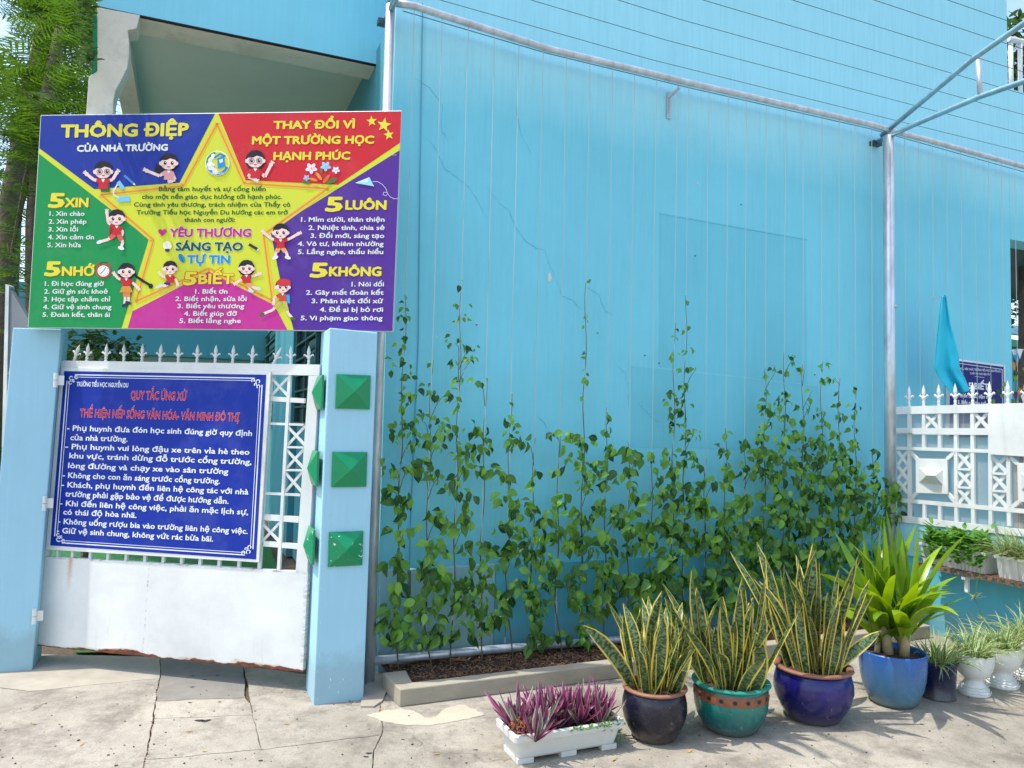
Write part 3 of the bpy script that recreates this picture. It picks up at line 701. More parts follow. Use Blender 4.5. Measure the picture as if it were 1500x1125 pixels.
# bottom sheet with UV for rust
a, b, c_, d_ = G.at(61, 815), G.at(451, 838), G.at(443.5, 985), G.at(50, 946)
sh = MB(); nx = 60
for k in range(nx+1):
    q_ = k/nx
    bt = d_.lerp(c_, q_); tp = a.lerp(b, q_); bt = bt + UP*(abs(noise.noise(V((q_*40, 0, 0))))*.006+abs(noise.noise(V((q_*11, 5, 0))))*.006)
    sh.v += [tuple(tp), tuple(bt), tuple(tp-gN*.035), tuple(bt-gN*.035)]
for k in range(nx):
    i = 4*k
    for f, uvf in (([i, i+1, i+5, i+4], [(k/nx, 1), (k/nx, 0), ((k+1)/nx, 0), ((k+1)/nx, 1)]), ([i+3, i+2, i+6, i+7], [(k/nx, 0), (k/nx, 1), ((k+1)/nx, 1), ((k+1)/nx, 0)]),
                   ([i+2, i, i+4, i+6], [(k/nx, 1)]*4), ([i+1, i+3, i+7, i+5], [(k/nx, 0)]*4)):
        sh.f.append(f); sh.uv.append(uvf); sh.c.append((1, 1, 1, 1))
sh.f += [[0, 2, 3, 1], [4*nx, 4*nx+1, 4*nx+3, 4*nx+2]]; sh.uv += [[(0, 1), (0, 1), (0, 0), (0, 0)], [(1, 1), (1, 0), (1, 0), (1, 1)]]; sh.c += [(1, 1, 1, 1)]*2
sh.build('sheet_panel', M['sheet'], gate)
# lattice: verticals and horizontals of the right strip
def bar(p0, p1, w=.019, depth=.018, off=-.008, name='bar', pl_=None, par=None): return pbar(MB(), pl_ or G, p0, p1, w, depth, off).build(name, M['white'], par or gate)
Vt = lambda x0, y: x0 - .058*(y-550)
def Z6(x, y): return (280+x/3.214, 490+y/3.214)
mid = [Z6(462, 190), Z6(410, 1110)]
bar(mid[0], mid[1]); bar(Z6(375, 190), Z6(318, 1110))
for y0, y1, w in ((300, 312, .028), (418, 425, .014), (860, 872, .034), (985, 998, .03)):
    bar(Z6(340, y0), Z6(548 - y0*.05, y1), w, off=-.0105)
bar(Z6(345, 748), Z6(512, 756), .014, off=-.0105)
bar(Z6(440, 530), Z6(528, 532), .012, off=-.0105); bar(Z6(437, 638), Z6(524, 640), .012, off=-.0105)
def cross(x0, y0, x1, y1, pl_=None, par=None, Z=Z6, w=.015, off=-.013):
    bar(Z(x0, y0), Z(x1, y1), w, .01, off, 'cross_brace', pl_, par); bar(Z(x1, y0), Z(x0, y1), w, .01, off-.004, 'cross_brace', pl_, par)
cross(375, 202, 456, 290); cross(452, 432, 535, 522); cross(446, 540, 530, 632); cross(440, 648, 522, 744); cross(330, 886, 416, 978)
for x in (83, 105, 131, 157, 183.5, 211, 238, 265, 292, 320, 349):
    t_ = (x-61)/390; y0 = 800+t_*30; bar((x+.9, 806+t_*16), (x, 818+t_*22), .018, .018, -.012)
# spear finials
spm = MB(); spm.lathe([(0, 0), (.007, .002), (.011, .008), (.006, .014), (.009, .02), (.009, .028), (.005, .032), (.012, .042), (.013, .048), (.008, .06), (.010, .066), (.0115, .074), (.0085, .09), (.003, .108), (0, .118)], 8)
for s_ in (-1, 1):
    P = [V((s_*.006, 0, .05)), V((s_*.018, 0, .054)), V((s_*.026, 0, .062)), V((s_*.030, 0, .060)), V((s_*.031, 0, .052))]
    spm.tube(P, [.006, .0055, .0045, .004, .002], 5)
spear_me = spm.mesh('spear_finial', M['white'], True)
rotg = Matrix.Rotation(math.atan2(gd.y, gd.x), 4, 'Z')
for i, x in enumerate([108, 127, 155, 181.5, 208, 234, 261, 288.5, 315, 340.5, 369, 400, 426, 452]):
    p = G.at(x, 529+(x-89)*.0158, -.02)
    tilt = Matrix.Rotation({0: .35, 11: .45}.get(i, random.gauss(0, .03)), 4, 'Y')
    inst('spear_finial', spear_me, Matrix.Translation(p) @ rotg @ tilt, gate)
for (x, y) in ((82, 557), (66, 737), (51, 902)):
    p = plane_l.at(x, y)+n*.016; MB().tube([p-UP*.045, p-UP*.002], .013, 10).tube([p+UP*.002, p+UP*.045], .013, 10).box(p-UP*.03-n*.012, u*.045, UP*.06, n*.006).build('hinge', M['white'], gate)

# ---- flat print helpers -------------------------------------------------
TXT = []
def text(parent, plane, s, x0, x1, y0, cap, col, y1=None, lean=.05, off=.003, bold=.02, outline=None, ow=.06, name='lettering', italic=0):
    if y1 is None: y1 = y0
    if outline: TXT.append((parent, plane, s, x0, x1, y0, y1, cap, outline, lean, off-.0008, ow, 'lettering_outline', italic))
    TXT.append((parent, plane, s, x0, x1, y0, y1, cap, col, lean, off, bold, name, italic))
def area2(L): return sum(L[i].x*L[(i+1) % len(L)].y-L[(i+1) % len(L)].x*L[i].y for i in range(len(L)))/2
def inside(p, L):
    c = False; j = len(L)-1
    for i in range(len(L)):
        if (L[i].y > p.y) != (L[j].y > p.y) and p.x < (L[j].x-L[i].x)*(p.y-L[i].y)/(L[j].y-L[i].y)+L[i].x: c = not c
        j = i
    return c
from mathutils.geometry import tessellate_polygon
def flush_text():
    jobs = {}
    for s_ in {it[2] for it in TXT}:
        c = bpy.data.curves.new('txt', 'FONT'); c.body = s_; c.resolution_u = 2; c.fill_mode = 'NONE'
        o = bpy.data.objects.new('txt', c); C.objects.link(o); jobs[s_] = o
    dg = bpy.context.evaluated_depsgraph_get(); loops = {}
    for s_, o in jobs.items():
        me = bpy.data.meshes.new_from_object(o.evaluated_get(dg)); adj = {}
        for e in me.edges: a_, b_ = e.vertices; adj.setdefault(a_, []).append(b_); adj.setdefault(b_, []).append(a_)
        seen = set(); out = []
        for v in sorted(adj):
            if v in seen: continue
            L = [v]; seen.add(v); prev, cur = None, v
            while True:
                nx = [w for w in adj[cur] if w != prev]
                if not nx or nx[0] in seen and (len(nx) < 2 or nx[1] in seen): break
                w = nx[0] if nx[0] not in seen else nx[1]; seen.add(w); L.append(w); prev, cur = cur, w
            P = []
            for i in L:
                p = me.vertices[i].co.copy(); p.z = 0
                if not P or (p-P[-1]).length > 1e-4: P.append(p)
            if len(P) > 2 and (P[0]-P[-1]).length < 1e-4: P.pop()
            # keep the font's own winding: follow edge order of the first edge
            if len(P) > 2:
                e = next(e for e in me.edges if L[0] in e.vertices and L[1] in e.vertices)
                if e.vertices[0] == L[1]: P = P[::-1]
                out.append(P)
        loops[s_] = out; bpy.data.meshes.remove(me); d = o.data; bpy.data.objects.remove(o); bpy.data.curves.remove(d)
    for it in TXT:
        parent, plane, s_, x0, x1, y0, y1, cap, col, lean, off, bold, name, ital = it
        LL = loops[s_]; 
        # outer or hole: parity of how many larger outlines hold all its points
        ar = [abs(area2(L)) for L in LL]; outer = []; holes = {}
        for i, L in enumerate(LL):
            cont = [j for j, Q in enumerate(LL) if j != i and ar[j] > ar[i] and all(inside(p, Q) for p in L[::max(1, len(L)//5)])]
            if len(cont) % 2: holes.setdefault(min(cont, key=lambda j: ar[j]), []).append(i)
            else: outer.append(i)
        xs = [p.x for L in LL for p in L]; mn, mx_ = min(xs), max(xs); vs = []; fs = []; cnt_ = 0
        def W_(p, o_):
            k = (p.x-mn)/(mx_-mn); h = p.y/.729*cap
            return plane.at(x0+(x1-x0)*k+(lean+ital)*h, y0+(y1-y0)*k-h, o_)
        def face(P_):
            b0 = len(vs); vs.extend(P_); f = list(range(b0, b0+len(P_)))
            if (P_[1]-P_[0]).cross(P_[2]-P_[0]).dot(plane.N) < 0: f = f[::-1]
            fs.append(f)
        for q, i in enumerate(outer):
            polys = [LL[j] for j in [i]+holes.get(i, [])]; flat = [p for P in polys for p in P]; o_ = off+.00004*(q % 3)
            for t3_ in tessellate_polygon(polys): face([W_(flat[z], o_) for z in t3_])
        for L in LL:                                     # stroke the outlines to give the letters their weight
            for z in range(len(L)):
                A_, B_ = L[z-1], L[z]; d_ = (B_-A_).normalized(); s__ = V((-d_.y, d_.x, 0))*bold; d_ = d_*bold*.45
                cnt_ += 1; face([W_(p, off+.00012+.00003*(cnt_ % 6)) for p in (A_-d_-s__, B_+d_-s__, B_+d_+s__, A_-d_+s__)])
        me = bpy.data.meshes.new(name); me.from_pydata([tuple(v) for v in vs], [], fs); me.materials.append(M['ink'])
        ca = me.color_attributes.new('ink', 'FLOAT_COLOR', 'CORNER'); ca.data.foreach_set('color', list(lin(col))*len(me.loops)); me.update()
        ob = bpy.data.objects.new(name, me); C.objects.link(ob); fin(ob, parent)
class Print:
    """printed flat shapes, measured on the face of a sign; each later shape lies a hair above the earlier one"""
    def __init__(s, plane, off, step=.00025): s.p = plane; s.o = off; s.st = step; s.mb = MB()
    def poly(s, pts, col, up=True):
        P = [s.p.at(x, y, s.o) for x, y in pts]; nn = V((0, 0, 0))
        for i in range(1, len(P)-1): nn += (P[i]-P[0]).cross(P[i+1]-P[0])
        if nn.dot(s.p.N) < 0: P = P[::-1]
        s.mb.add(P, [list(range(len(P)))], None, lin(col)); s.o += s.st if up else 0; return s
    def ell(s, x, y, rx, ry, col, k=16, a0=0, a1=6.2832, rot=0):
        cr, sr = math.cos(rot), math.sin(rot); pts = []
        for i in range(k if a1-a0 > 6.28 else k+1):
            a = a0+(a1-a0)*i/k; ex, ey = rx*math.cos(a), ry*math.sin(a); pts.append((x+ex*cr-ey*sr, y+ex*sr+ey*cr))
        return s.poly(pts, col)
    def line(s, pts, w, col):
        for (a, b) in zip(pts, pts[1:]):
            dx, dy = b[0]-a[0], b[1]-a[1]; L_ = math.hypot(dx, dy) or 1; ox, oy = -dy/L_*w/2, dx/L_*w/2
            s.poly([(a[0]+ox, a[1]+oy), (b[0]+ox, b[1]+oy), (b[0]-ox, b[1]-oy), (a[0]-ox, a[1]-oy)], col, False)
        s.o += s.st; return s
    def done(s, name, parent):
        o = bpy.data.objects.new(name, s.mb.inkmesh(name, M['ink'])); C.objects.link(o); return fin(o, parent)

# ---- blue rules board on the gate ---------------------------------------
board = thing('notice_board', 'blue school rules board with white lettering fixed to the gate', 'notice board', G.at(230, 815))
Gb = G.shift(.012)
ppoly(MB(), Gb, [(88.9, 538.2), (396.7, 544), (379, 824), (66.5, 805)], .012, .0).build('frame', M['white'], board, bevel=.002)
Print(Gb, .0015).poly([(94, 543.5), (390, 549), (375, 819.5), (73.5, 799)], (8, 44, 150)).done('panel', board)
# bordering double line in board coordinates
TLb, TRb, BRb, BLb = (94, 543.5), (390, 549), (375, 819.5), (73.5, 799)
def bq(s, t): 
    ax = TLb[0]+(TRb[0]-TLb[0])*s; ay = TLb[1]+(TRb[1]-TLb[1])*s; bx = BLb[0]+(BRb[0]-BLb[0])*s; by = BLb[1]+(BRb[1]-BLb[1])*s
    return (ax+(bx-ax)*t, ay+(by-ay)*t)
pb = Print(Gb, .002)
WH = (225, 230, 238)
for ins, w in ((.018, 1.6), (.03, .8)):
    e = ins; ty = e*1.1; c0 = .055
    for seg in ([(c0, ty), (1-c0, ty)], [(1-e, c0), (1-e, 1-c0)], [(1-c0, 1-ty), (c0, 1-ty)], [(e, 1-c0), (e, c0)]):
        pb.line([bq(*seg[0]), bq(*seg[1])], w, WH)
for (cx, cy, sx, sy_) in ((.02, .02, 1, 1), (.98, .02, -1, 1), (.98, .98, -1, -1), (.02, .98, 1, -1)):
    for (dx, dy, r) in ((.018, .018, .012), (.042, .012, .010), (.014, .044, .010), (.03, .034, .007)):
        pts = []
        for i in range(11):
            a = i/10*5.2+(.6 if sx > 0 else 2.2); rr = r*(1-.045*i); pts.append(bq(cx+sx*dx+rr*math.cos(a), cy+sy_*dy+rr*1.1*math.sin(a)))
        pb.line(pts, 1.4, WH)
pb.done('border', board)
tb_ = lambda s, x0, x1, y0, y1, cap=8, col=WH, **k: text(board, Gb, s, x0, x1, y0, cap, col, y1, lean=.085, off=.0035, **k)
tb_('TRƯỜNG TIỂU HỌC NGUYỄN DU', 112, 187.4, 565.6, 567.5, 6.5, bold=.03)
tb_('QUY TẮC ỨNG XỬ', 191.5, 273, 584.5, 586.5, 12.5, (205, 22, 48), outline=WH, bold=.02, ow=.036)
tb_('THỂ HIỆN NẾP SỐNG VĂN HÓA- VĂN MINH ĐÔ THỊ', 117, 350, 610.5, 617, 12, (205, 22, 48), outline=WH, bold=.02, ow=.036)
for s, x0, x1, y0, y1 in (
    ('- Phụ huynh đưa đón học sinh đúng giờ quy định', 98, 368.7, 630.5, 638.5), ('của nhà trường.', 103, 186.5, 644.5, 647),
    ('- Phụ huynh vui lòng đậu xe trên vỉa hè theo', 95.7, 365, 657.5, 666), ('khu vực, tránh dừng đỗ trước cổng trường,', 101.5, 368, 671, 680.4),
    ('lòng đường và chạy xe vào sân trường', 99.8, 334, 685.5, 694.4), ('- Không cho con ăn sáng trước cổng trường.', 91.7, 321.7, 699.5, 708.5),
    ('- Khách, phụ huynh đến liên hệ công tác với nhà', 90, 363.4, 713.3, 724.3), ('trường phải gặp bảo vệ để được hướng dẫn.', 95.5, 334.5, 727, 738),
    ('- Khi đến liên hệ công việc, phải ăn mặc lịch sự,', 87.6, 363, 740.5, 754), ('có thái độ hòa nhã.', 92.6, 199.6, 753.5, 758.5),
    ('- Không uống rượu bia vào trường liên hệ công việc.', 85, 362.4, 767, 782), ('- Giữ vệ sinh chung, không vứt rác bừa bãi.', 83, 312, 780.5, 793.3)):
    tb_(s, x0, x1, y0, y1, 8.2, bold=.022)

# ---- large colourful sign ------------------------------------------------
sgd = V((.9945, -.105, 0)); sN = V((sgd.y, -sgd.x, 0))
SP = Plane(Pp.at(520, 600)-n*.1, sN)
SP = Plane(V((SP.P.x, SP.P.y, 0)), sN)
sign = thing('message_sign', 'large colourful printed sign with a yellow star above the gate', 'sign', SP.at(310, 484))
Q4 = [(59.5, 168.5), (588.5, 162), (575.5, 486), (40.5, 480)]
ppoly(MB(), SP, Q4, .03, .0).build('panel_box', M['signback'], sign, bevel=.002)
YL = (214, 208, 44)
Print(SP, .001).poly([(60.3, 169.3), (587.7, 163), (574.8, 485), (41.4, 479.2)], (206, 212, 52)).done('star_field', sign)
Print(SP, .0016).poly([(60.3, 169.3), (315, 166.5), (263, 267.6), (138, 277), (57.5, 217)], (18, 48, 146)).done('blue_field', sign)
Print(SP, .0016).poly([(57, 225), (218, 350), (178, 480.6), (41.4, 479.2)], (6, 140, 72)).done('green_field', sign)
Print(SP, .0016).poly([(319.6, 166.2), (587.7, 163), (586, 209), (495, 270.6), (360, 264)], (200, 30, 44)).done('red_field', sign)
Print(SP, .0016).poly([(585.5, 220), (396, 338), (410, 408), (430, 483.3), (574.8, 485)], (80, 40, 140)).done('purple_field', sign)
Print(SP, .0016).poly([(187, 480.7), (194, 456), (306, 398), (402, 447), (421, 483.2)], (190, 45, 140)).done('magenta_field', sign)
inner = [(318, 180), (268, 272), (146, 285), (224, 352), (198, 443), (306, 394), (400, 442), (387, 344), (482, 276), (358, 268), (318, 180)]
pr_ = Print(SP, .0017, .0002); pr_.line(inner, 7, (222, 190, 60)).line([(x+(306-x)*.012, y+(310-y)*.012) for x, y in inner], 2.2, (218, 140, 44)); pr_.done('star_outline', sign)
YE = (226, 214, 60); WT = (225, 230, 225); GN = (0, 92, 50)
ts = lambda s, x0, x1, y, cap, col, **k: text(sign, SP, s, x0, x1, y, cap, col, **k)
ts('THÔNG ĐIỆP', 90, 275, 200.8, 18.5, YE, y1=198, bold=.04)
ts('CỦA NHÀ TRƯỜNG', 113, 245, 222, 9.5, WT, y1=220.3, bold=.04)
for s, a, b, y, a5, b5, y5 in (('XIN', 95.5, 128.5, 303, 72, 92, 303.5), ('NHỚ', 91, 137, 403.5, 66.4, 86, 403.6), ('LUÔN', 506.6, 565, 306.6, 478, 499, 309), ('KHÔNG', 482.4, 557.6, 404, 455.6, 477, 405.6)):
    for dx, col in ((1.2, (140, 84, 30)), (0, YE)):
        o_ = .0026 if dx else .0032
        ts('5', a5+dx, b5+dx, y5+dx*.4, 21, col, bold=.04, off=o_, italic=.08); ts(s, a+dx, b+dx, y+dx*.4, 13.5, col, bold=.04, off=o_)
ts('5', 269, 286, 417, 19.5, YE, outline=(205, 70, 30), bold=.03, ow=.06, italic=.08, off=.004)
ts('BIẾT', 291, 341, 415.5, 15, YE, outline=(205, 70, 30), bold=.03, ow=.06, off=.004)
for s, a, b, y in (('1. Xin chào', 72.6, 123.6, 316), ('2. Xin phép', 71.4, 126.4, 327.6), ('3. Xin lỗi', 71, 114, 339), ('4. Xin cảm ơn', 70.4, 137.4, 350.4), ('5. Xin hứa', 69.6, 118.4, 362),
                   ('1. Đi học đúng giờ', 65.8, 151.6, 418.6), ('2. Giữ gìn sức khoẻ', 65, 157.4, 430), ('3. Học tập chăm chỉ', 64.2, 161, 441.4), ('4. Giữ vệ sinh chung', 63.2, 163, 452.8), ('5. Đoàn kết, thân ái', 62.4, 160.6, 464),
                   ('1. Biết ơn', 286, 333, 430), ('2. Biết nhận, sửa lỗi', 257, 361, 440.8), ('3. Biết yêu thương', 260, 357.5, 451.4), ('4. Biết giúp đỡ', 269.6, 346.6, 462.4), ('5. Biết lắng nghe', 262.8, 352.4, 473),
                   ('1. Mỉm cười, thân thiện', 441, 563, 324.6), ('2. Nhiệt tình, chia sẻ', 452, 563, 336.6), ('3. Đổi mới, sáng tạo', 455, 562.6, 348.4), ('4. Vô tư, khiêm nhường', 436.4, 561.6, 360.2), ('5. Lắng nghe, thấu hiểu', 436.4, 561, 372),
                   ('1. Nói dối', 515, 562, 419.4), ('2. Gây mất đoàn kết', 448.4, 561.6, 431.6), ('3. Phân biệt đối xử', 456.6, 560.6, 444), ('4. Để ai bị bỏ rơi', 468.6, 560.8, 456.6), ('5. Vi phạm giao thông', 440.6, 560, 469)):
    ts(s, a, b, y, 6.8, WT, bold=.02, off=.0042)
for s, a, b, y, y1 in (('THAY ĐỔI VÌ', 401, 519, 188.5, 187.4), ('MỘT TRƯỜNG HỌC', 369.6, 547, 211, 210), ('HẠNH PHÚC', 401, 512, 234, 233.4)):
    ts(s, a, b, y, 11.5, YE, y1=y1, bold=.04)
for s, a, b, y in (('Bằng tâm huyết và sự cống hiến', 232.6, 389, 279.8), ('cho một nền giáo dục hướng tới hạnh phúc.', 208, 412.6, 291.2), ('Cùng tình yêu thương, trách nhiệm của Thầy cô', 196, 425, 302.6),
                   ('Trường Tiểu học Nguyễn Du hướng các em trở', 200, 421, 314), ('thành con người:', 270, 344, 325)):
    ts(s, a, b, y, 6.6, GN, bold=.02)
ts('YÊU THƯƠNG', 249, 367, 346.6, 12, (190, 40, 130), outline=WT, bold=.04, ow=.07)
ts('SÁNG TẠO', 257.6, 355, 366.8, 12, (0, 84, 66), outline=WT, bold=.04, ow=.07)
ts('TỰ TIN', 274.4, 336, 385.6, 12, (10, 140, 205), outline=WT, bold=.04, ow=.07)
# drawings
SK, HR = (240, 208, 196), (28, 24, 34)
def kid(x, y, s, shirt, low, arms, legs, hair='short', glasses=False, tilt=0, skirt=None, shoe=(210, 210, 215), bag=None, cap=None, body=True, look=0):
    p = Print(SP, .0046, .00018); bw, bh = 5*s, 7*s; hy = y-6.5*s
    if hair == 'braid':
        p.line([(x+5*s, hy), (x+9*s, hy+5*s), (x+15*s, hy+9*s), (x+20*s, hy+12*s)], 2.2*s, HR); p.ell(x+21*s, hy+13*s, 2*s, 2.2*s, HR)
    if hair in ('bob', 'tail', 'braid'): p.ell(x, hy+.5*s, 7.4*s, 7*s, HR)
    if hair == 'tail': p.ell(x-7.5*s, hy+5*s, 3.2*s, 4*s, HR)
    if bag: p.poly([(x+look*3.5*s-3.2*s, y+1*s), (x+look*3.5*s+3.2*s, y+1*s), (x+look*3.8*s+3.4*s, y+9*s), (x+look*3.8*s-3.2*s, y+9*s)], bag)
    for (ax, ay, bx, by) in arms:
        p.line([(x+math.copysign(bw*.55, ax), y+1.2*s), (x+ax*s, y+ay*s), (x+bx*s, y+by*s)], 2.3*s, SK); p.ell(x+bx*s, y+by*s, 1.6*s, 1.6*s, SK, 8)
        for q in (-.5, .15, .8):
            an = math.atan2(by-ay, bx-ax)+q*.7; p.line([(x+bx*s, y+by*s), (x+bx*s+3.0*s*math.cos(an), y+by*s+3.0*s*math.sin(an))], .8*s, SK)
        p.line([(x+math.copysign(bw*.4, ax), y+1.2*s), (x+math.copysign(bw*.4, ax)*.4+ax*s*.6, y+1.2*s*.4+ay*s*.6)], 3.2*s, shirt)
    for (ax, ay, bx, by) in legs:
        p.line([(x+math.copysign(bw*.3, ax), y+bh*.95), (x+ax*s, y+ay*s), (x+bx*s, y+by*s)], 2.4*s, SK)
        p.line([(x+math.copysign(bw*.3, ax), y+bh*.95), (x+ax*s*.8, y+(bh/s*.2+ay*.8)*s)], 3.8*s, low)
        p.ell(x+bx*s, y+by*s, 2.7*s, 1.5*s, shoe, 10, rot=.3 if bx > 0 else -.4)
    if body:
        p.poly([(x-bw*.55, y), (x+bw*.55, y), (x+bw*.75, y+bh), (x-bw*.75, y+bh)], shirt)
        if skirt: p.poly([(x-bw*.7, y+bh*.95), (x+bw*.7, y+bh*.95), (x+bw*1.15, y+bh*1.7), (x-bw*1.15, y+bh*1.7)], skirt)
        p.poly([(x-1.4*s, y-.2*s), (x+1.4*s, y-.2*s), (x, y+2*s)], (235, 235, 235))
    p.ell(x-6.1*s, hy+.8*s, 1.4*s, 1.7*s, SK, 8); p.ell(x+6.1*s, hy+.8*s, 1.4*s, 1.7*s, SK, 8)
    p.ell(x, hy, 6.4*s, 5.8*s, SK)
    # fringe
    p.poly([(x-6.6*s, hy-.3*s), (x-6*s, hy-3.8*s), (x-3*s, hy-6.6*s), (x+1*s, hy-7.2*s), (x+4.6*s, hy-5.9*s), (x+6.6*s, hy-2.6*s), (x+6.6*s, hy), (x+5*s, hy-1.9*s), (x+1*s, hy-3*s), (x-1.4*s, hy-1.7*s), (x-5*s, hy-1.6*s)], HR)
    if cap: p.ell(x+1*s, hy-3.6*s, 6.6*s, 3.6*s, cap, 14); p.line([(x-1*s, hy-2*s), (x+7.5*s, hy-1.6*s)], 1.6*s, cap)
    for e in (-1, 1):
        ex = x+(e*2.7+look*.5)*s
        p.ell(ex, hy+.6*s, 1.15*s, 1.45*s, (30, 26, 50), 10); p.ell(ex+.3*s, hy+.1*s, .4*s, .45*s, (240, 240, 245), 6)
        p.ell(x+e*4.1*s, hy+2.8*s, 1.1*s, .6*s, (236, 160, 160), 8)
        if glasses:
            ring = [(ex+2*s*math.cos(a/12*6.283), hy+.7*s+2*s*math.sin(a/12*6.283)) for a in range(13)]; p.line(ring, .45*s, (130, 120, 120))
    p.ell(x+look*.5*s, hy+3.2*s, 1.2*s, .8*s, (190, 50, 60), 8, 0, math.pi)
    p.done('child_drawing', sign)
RD = (196, 34, 40)
kid(151, 263, 2.0, RD, RD, [(-7, 0, -12, -4), (7, 0, 10, -5)], [], 'short', True, bag=(30, 120, 70), look=.4)
kid(247, 250, 1.9, (225, 160, 160), RD, [(-7, 4, -17, 0), (5, 7, 2, 8)], [], 'tail')
kid(374, 247, 2.0, RD, RD, [(7, 6, 11.5, -3), (-5, 6, 0, 8)], [], 'bob', True)
kid(171, 331, 1.8, RD, (215, 90, 80), [(-7, -3, -8, -11), (5, 5, 4, 7)], [(-7, 11, -14, 13), (5, 13, 3.5, 18)], 'short', shoe=(230, 225, 230), bag=(150, 24, 34), look=-.8)
kid(185, 408, 1.7, RD, (210, 130, 60), [(-7, 0, -10, -3.5), (7, 5, 10, 8)], [(-1, 18, -1.5, 23), (2, 18, 1.5, 21)], 'braid', skirt=(214, 140, 60), shoe=(30, 40, 90))
kid(249, 403, 1.55, RD, (34, 44, 130), [(-6, 2, -9, -1), (6, 5, 7, 8)], [(-6, 10, -11, 11), (-3, 10, -9, 10)], 'short')
kid(361, 403, 1.65, RD, (220, 160, 100), [(6, 1, 11, -1), (-6, 5, -9, 7)], [(3, 12, 4, 14), (6, 11, 10.6, 12)], 'bob')
kid(411, 351, 1.75, RD, (226, 160, 100), [(-8, -1, -14, -6), (8, -1, 15, -5)], [(-4, 11, -4.5, 15), (5, 11, 6, 15)], 'short', shoe=(230, 226, 230), bag=(60, 40, 50), look=-.2)
kid(414, 430, 1.6, (200, 70, 50), (190, 180, 90), [(-8, 4, -8, 8)], [(-9, 15, -19, 19), (5, 18, 9.4, 23)], 'short', shoe=(60, 100, 50), bag=(60, 160, 215), cap=(200, 50, 60), look=.9)
# small icons
ic = Print(SP, .0046, .0002)
ic.ell(318.5, 239, 18, 18.5, (236, 232, 200), 24); ic.ell(318.5, 239, 16.5, 17, (206, 212, 52), 24)
ring = [(318.5+15*math.cos(a), 239+15.5*math.sin(a)) for a in [math.radians(170+i*11) for i in range(9)]]; ic.line(ring, 3.6, (20, 140, 80))
ring = [(318.5+15*math.cos(a), 239+15.5*math.sin(a)) for a in [math.radians(20+i*14) for i in range(11)]]; ic.line(ring, 4, (20, 130, 200))
for i, (ox, oy, r) in enumerate([(306, 246, 5), (304, 240, 4.6), (305, 234, 4.4), (309, 229, 4.2), (312, 251, 5.4), (309, 241, 3)]): ic.ell(ox+3, oy, r, r*.7, (238, 236, 225) if i % 2 else (222, 222, 212), 10, rot=-.5*i)
ic.poly([(318, 232), (328, 228), (330, 244), (319, 247)], (30, 140, 205)); ic.poly([(321, 234.5), (326, 232.5), (326.5, 237), (322, 239)], (235, 240, 245)); ic.poly([(313, 230), (322, 224), (331, 228), (329, 230), (322, 227), (314, 232)], (30, 120, 190))
ic.done('emblem', sign)
text(sign, SP, 'NGUYỄN DU', 310, 327, 254.8, 2.6, (235, 240, 245), off=.0075, bold=.03)
def starpts(x, y, r, rot=0): return [(x+(r if i % 2 == 0 else r*.42)*math.sin(i*math.pi/5+rot), y-(r if i % 2 == 0 else r*.42)*math.cos(i*math.pi/5+rot)) for i in range(10)]
for (x, y, r, ro) in ((544.5, 177.5, 8, -.1), (562.5, 183, 11, .15), (569.5, 197.5, 8, -.15)): Print(SP, .003).poly(starpts(x, y, r, ro), YE).done('printed_star', sign)
fl = Print(SP, .003, .0002)
for (x, y, r, c) in ((456, 246.5, 9, (240, 215, 225)), (477, 243.5, 8, (150, 200, 235)), (492, 249, 6, (240, 220, 230)), (449, 260.5, 5, (150, 190, 225))):
    for k in range(5): a = k*1.257+.3; fl.ell(x+r*.5*math.cos(a), y+r*.45*math.sin(a), r*.5, r*.32, c, 9, rot=a)
    fl.ell(x, y, r*.18, r*.18, (214, 180, 60), 7)
for (x, y, r, c, ro) in ((467, 258, 7, (224, 150, 60), .9), (459, 263, 6, (220, 140, 50), .3), (478, 262, 8, (214, 100, 50), -.9), (486, 265, 9, (60, 120, 50), -.4), (448, 267, 6, (50, 120, 60), .1), (471, 250, 4, (60, 130, 70), 1.4)):
    fl.ell(x, y, r, r*.35, c, 10, rot=ro)
fl.done('flower_drawing', sign)
pn = Print(SP, .0046, .0002)
pn.poly([(520, 268), (541, 259.5), (548, 273)], (150, 215, 235)).poly([(520, 268), (541, 259.5), (538, 267)], (200, 235, 245))
cv = [(546, 266), (553, 266), (560, 270), (565, 276), (568, 284), (565, 287), (561, 285), (562, 281.5), (567, 282), (571, 288), (577, 291), (583, 291)]
pn.line(cv, .7, (215, 210, 230)); pn.line([(572, 227), (581, 227)], .6, (190, 180, 220)); pn.done('paper_plane_drawing', sign)
mi = Print(SP, .0046, .0002); CY_ = (120, 190, 225)
mi.poly([(174, 288), (189, 287), (191, 295), (171, 296)], CY_).line([(169, 275), (166, 280), (167, 286), (174, 289)], 2, (215, 225, 235)).line([(173, 266), (181, 277)], 6, CY_).line([(172, 270), (168, 277)], 2, (220, 230, 235)).line([(182, 257), (197, 270)], 3.4, (70, 130, 200)).poly([(196, 268), (199, 271.5), (194.8, 270.6)], (230, 230, 220))
mi.done('microscope_drawing', sign)
ck = Print(SP, .0046, .0002); ck.ell(151.5, 397, 11, 10.5, (200, 40, 46), 18).ell(151.5, 397, 8.6, 8.2, (236, 236, 232), 18).line([(151.5, 397), (154.5, 392)], .9, (40, 40, 50)).line([(151.5, 397), (147, 401)], .9, (40, 40, 50)).line([(146, 386.5), (151, 384), (158, 385)], .9, (60, 40, 40)).line([(141, 388), (145, 385.5)], 2, (200, 40, 46)).line([(158, 385.5), (162, 388)], 2, (200, 40, 46))
for k in range(12): ck.ell(151.5+6.8*math.cos(k*.5236), 397+6.5*math.sin(k*.5236), .5, .5, (60, 60, 70), 5)
ck.done('alarm_clock_drawing', sign)
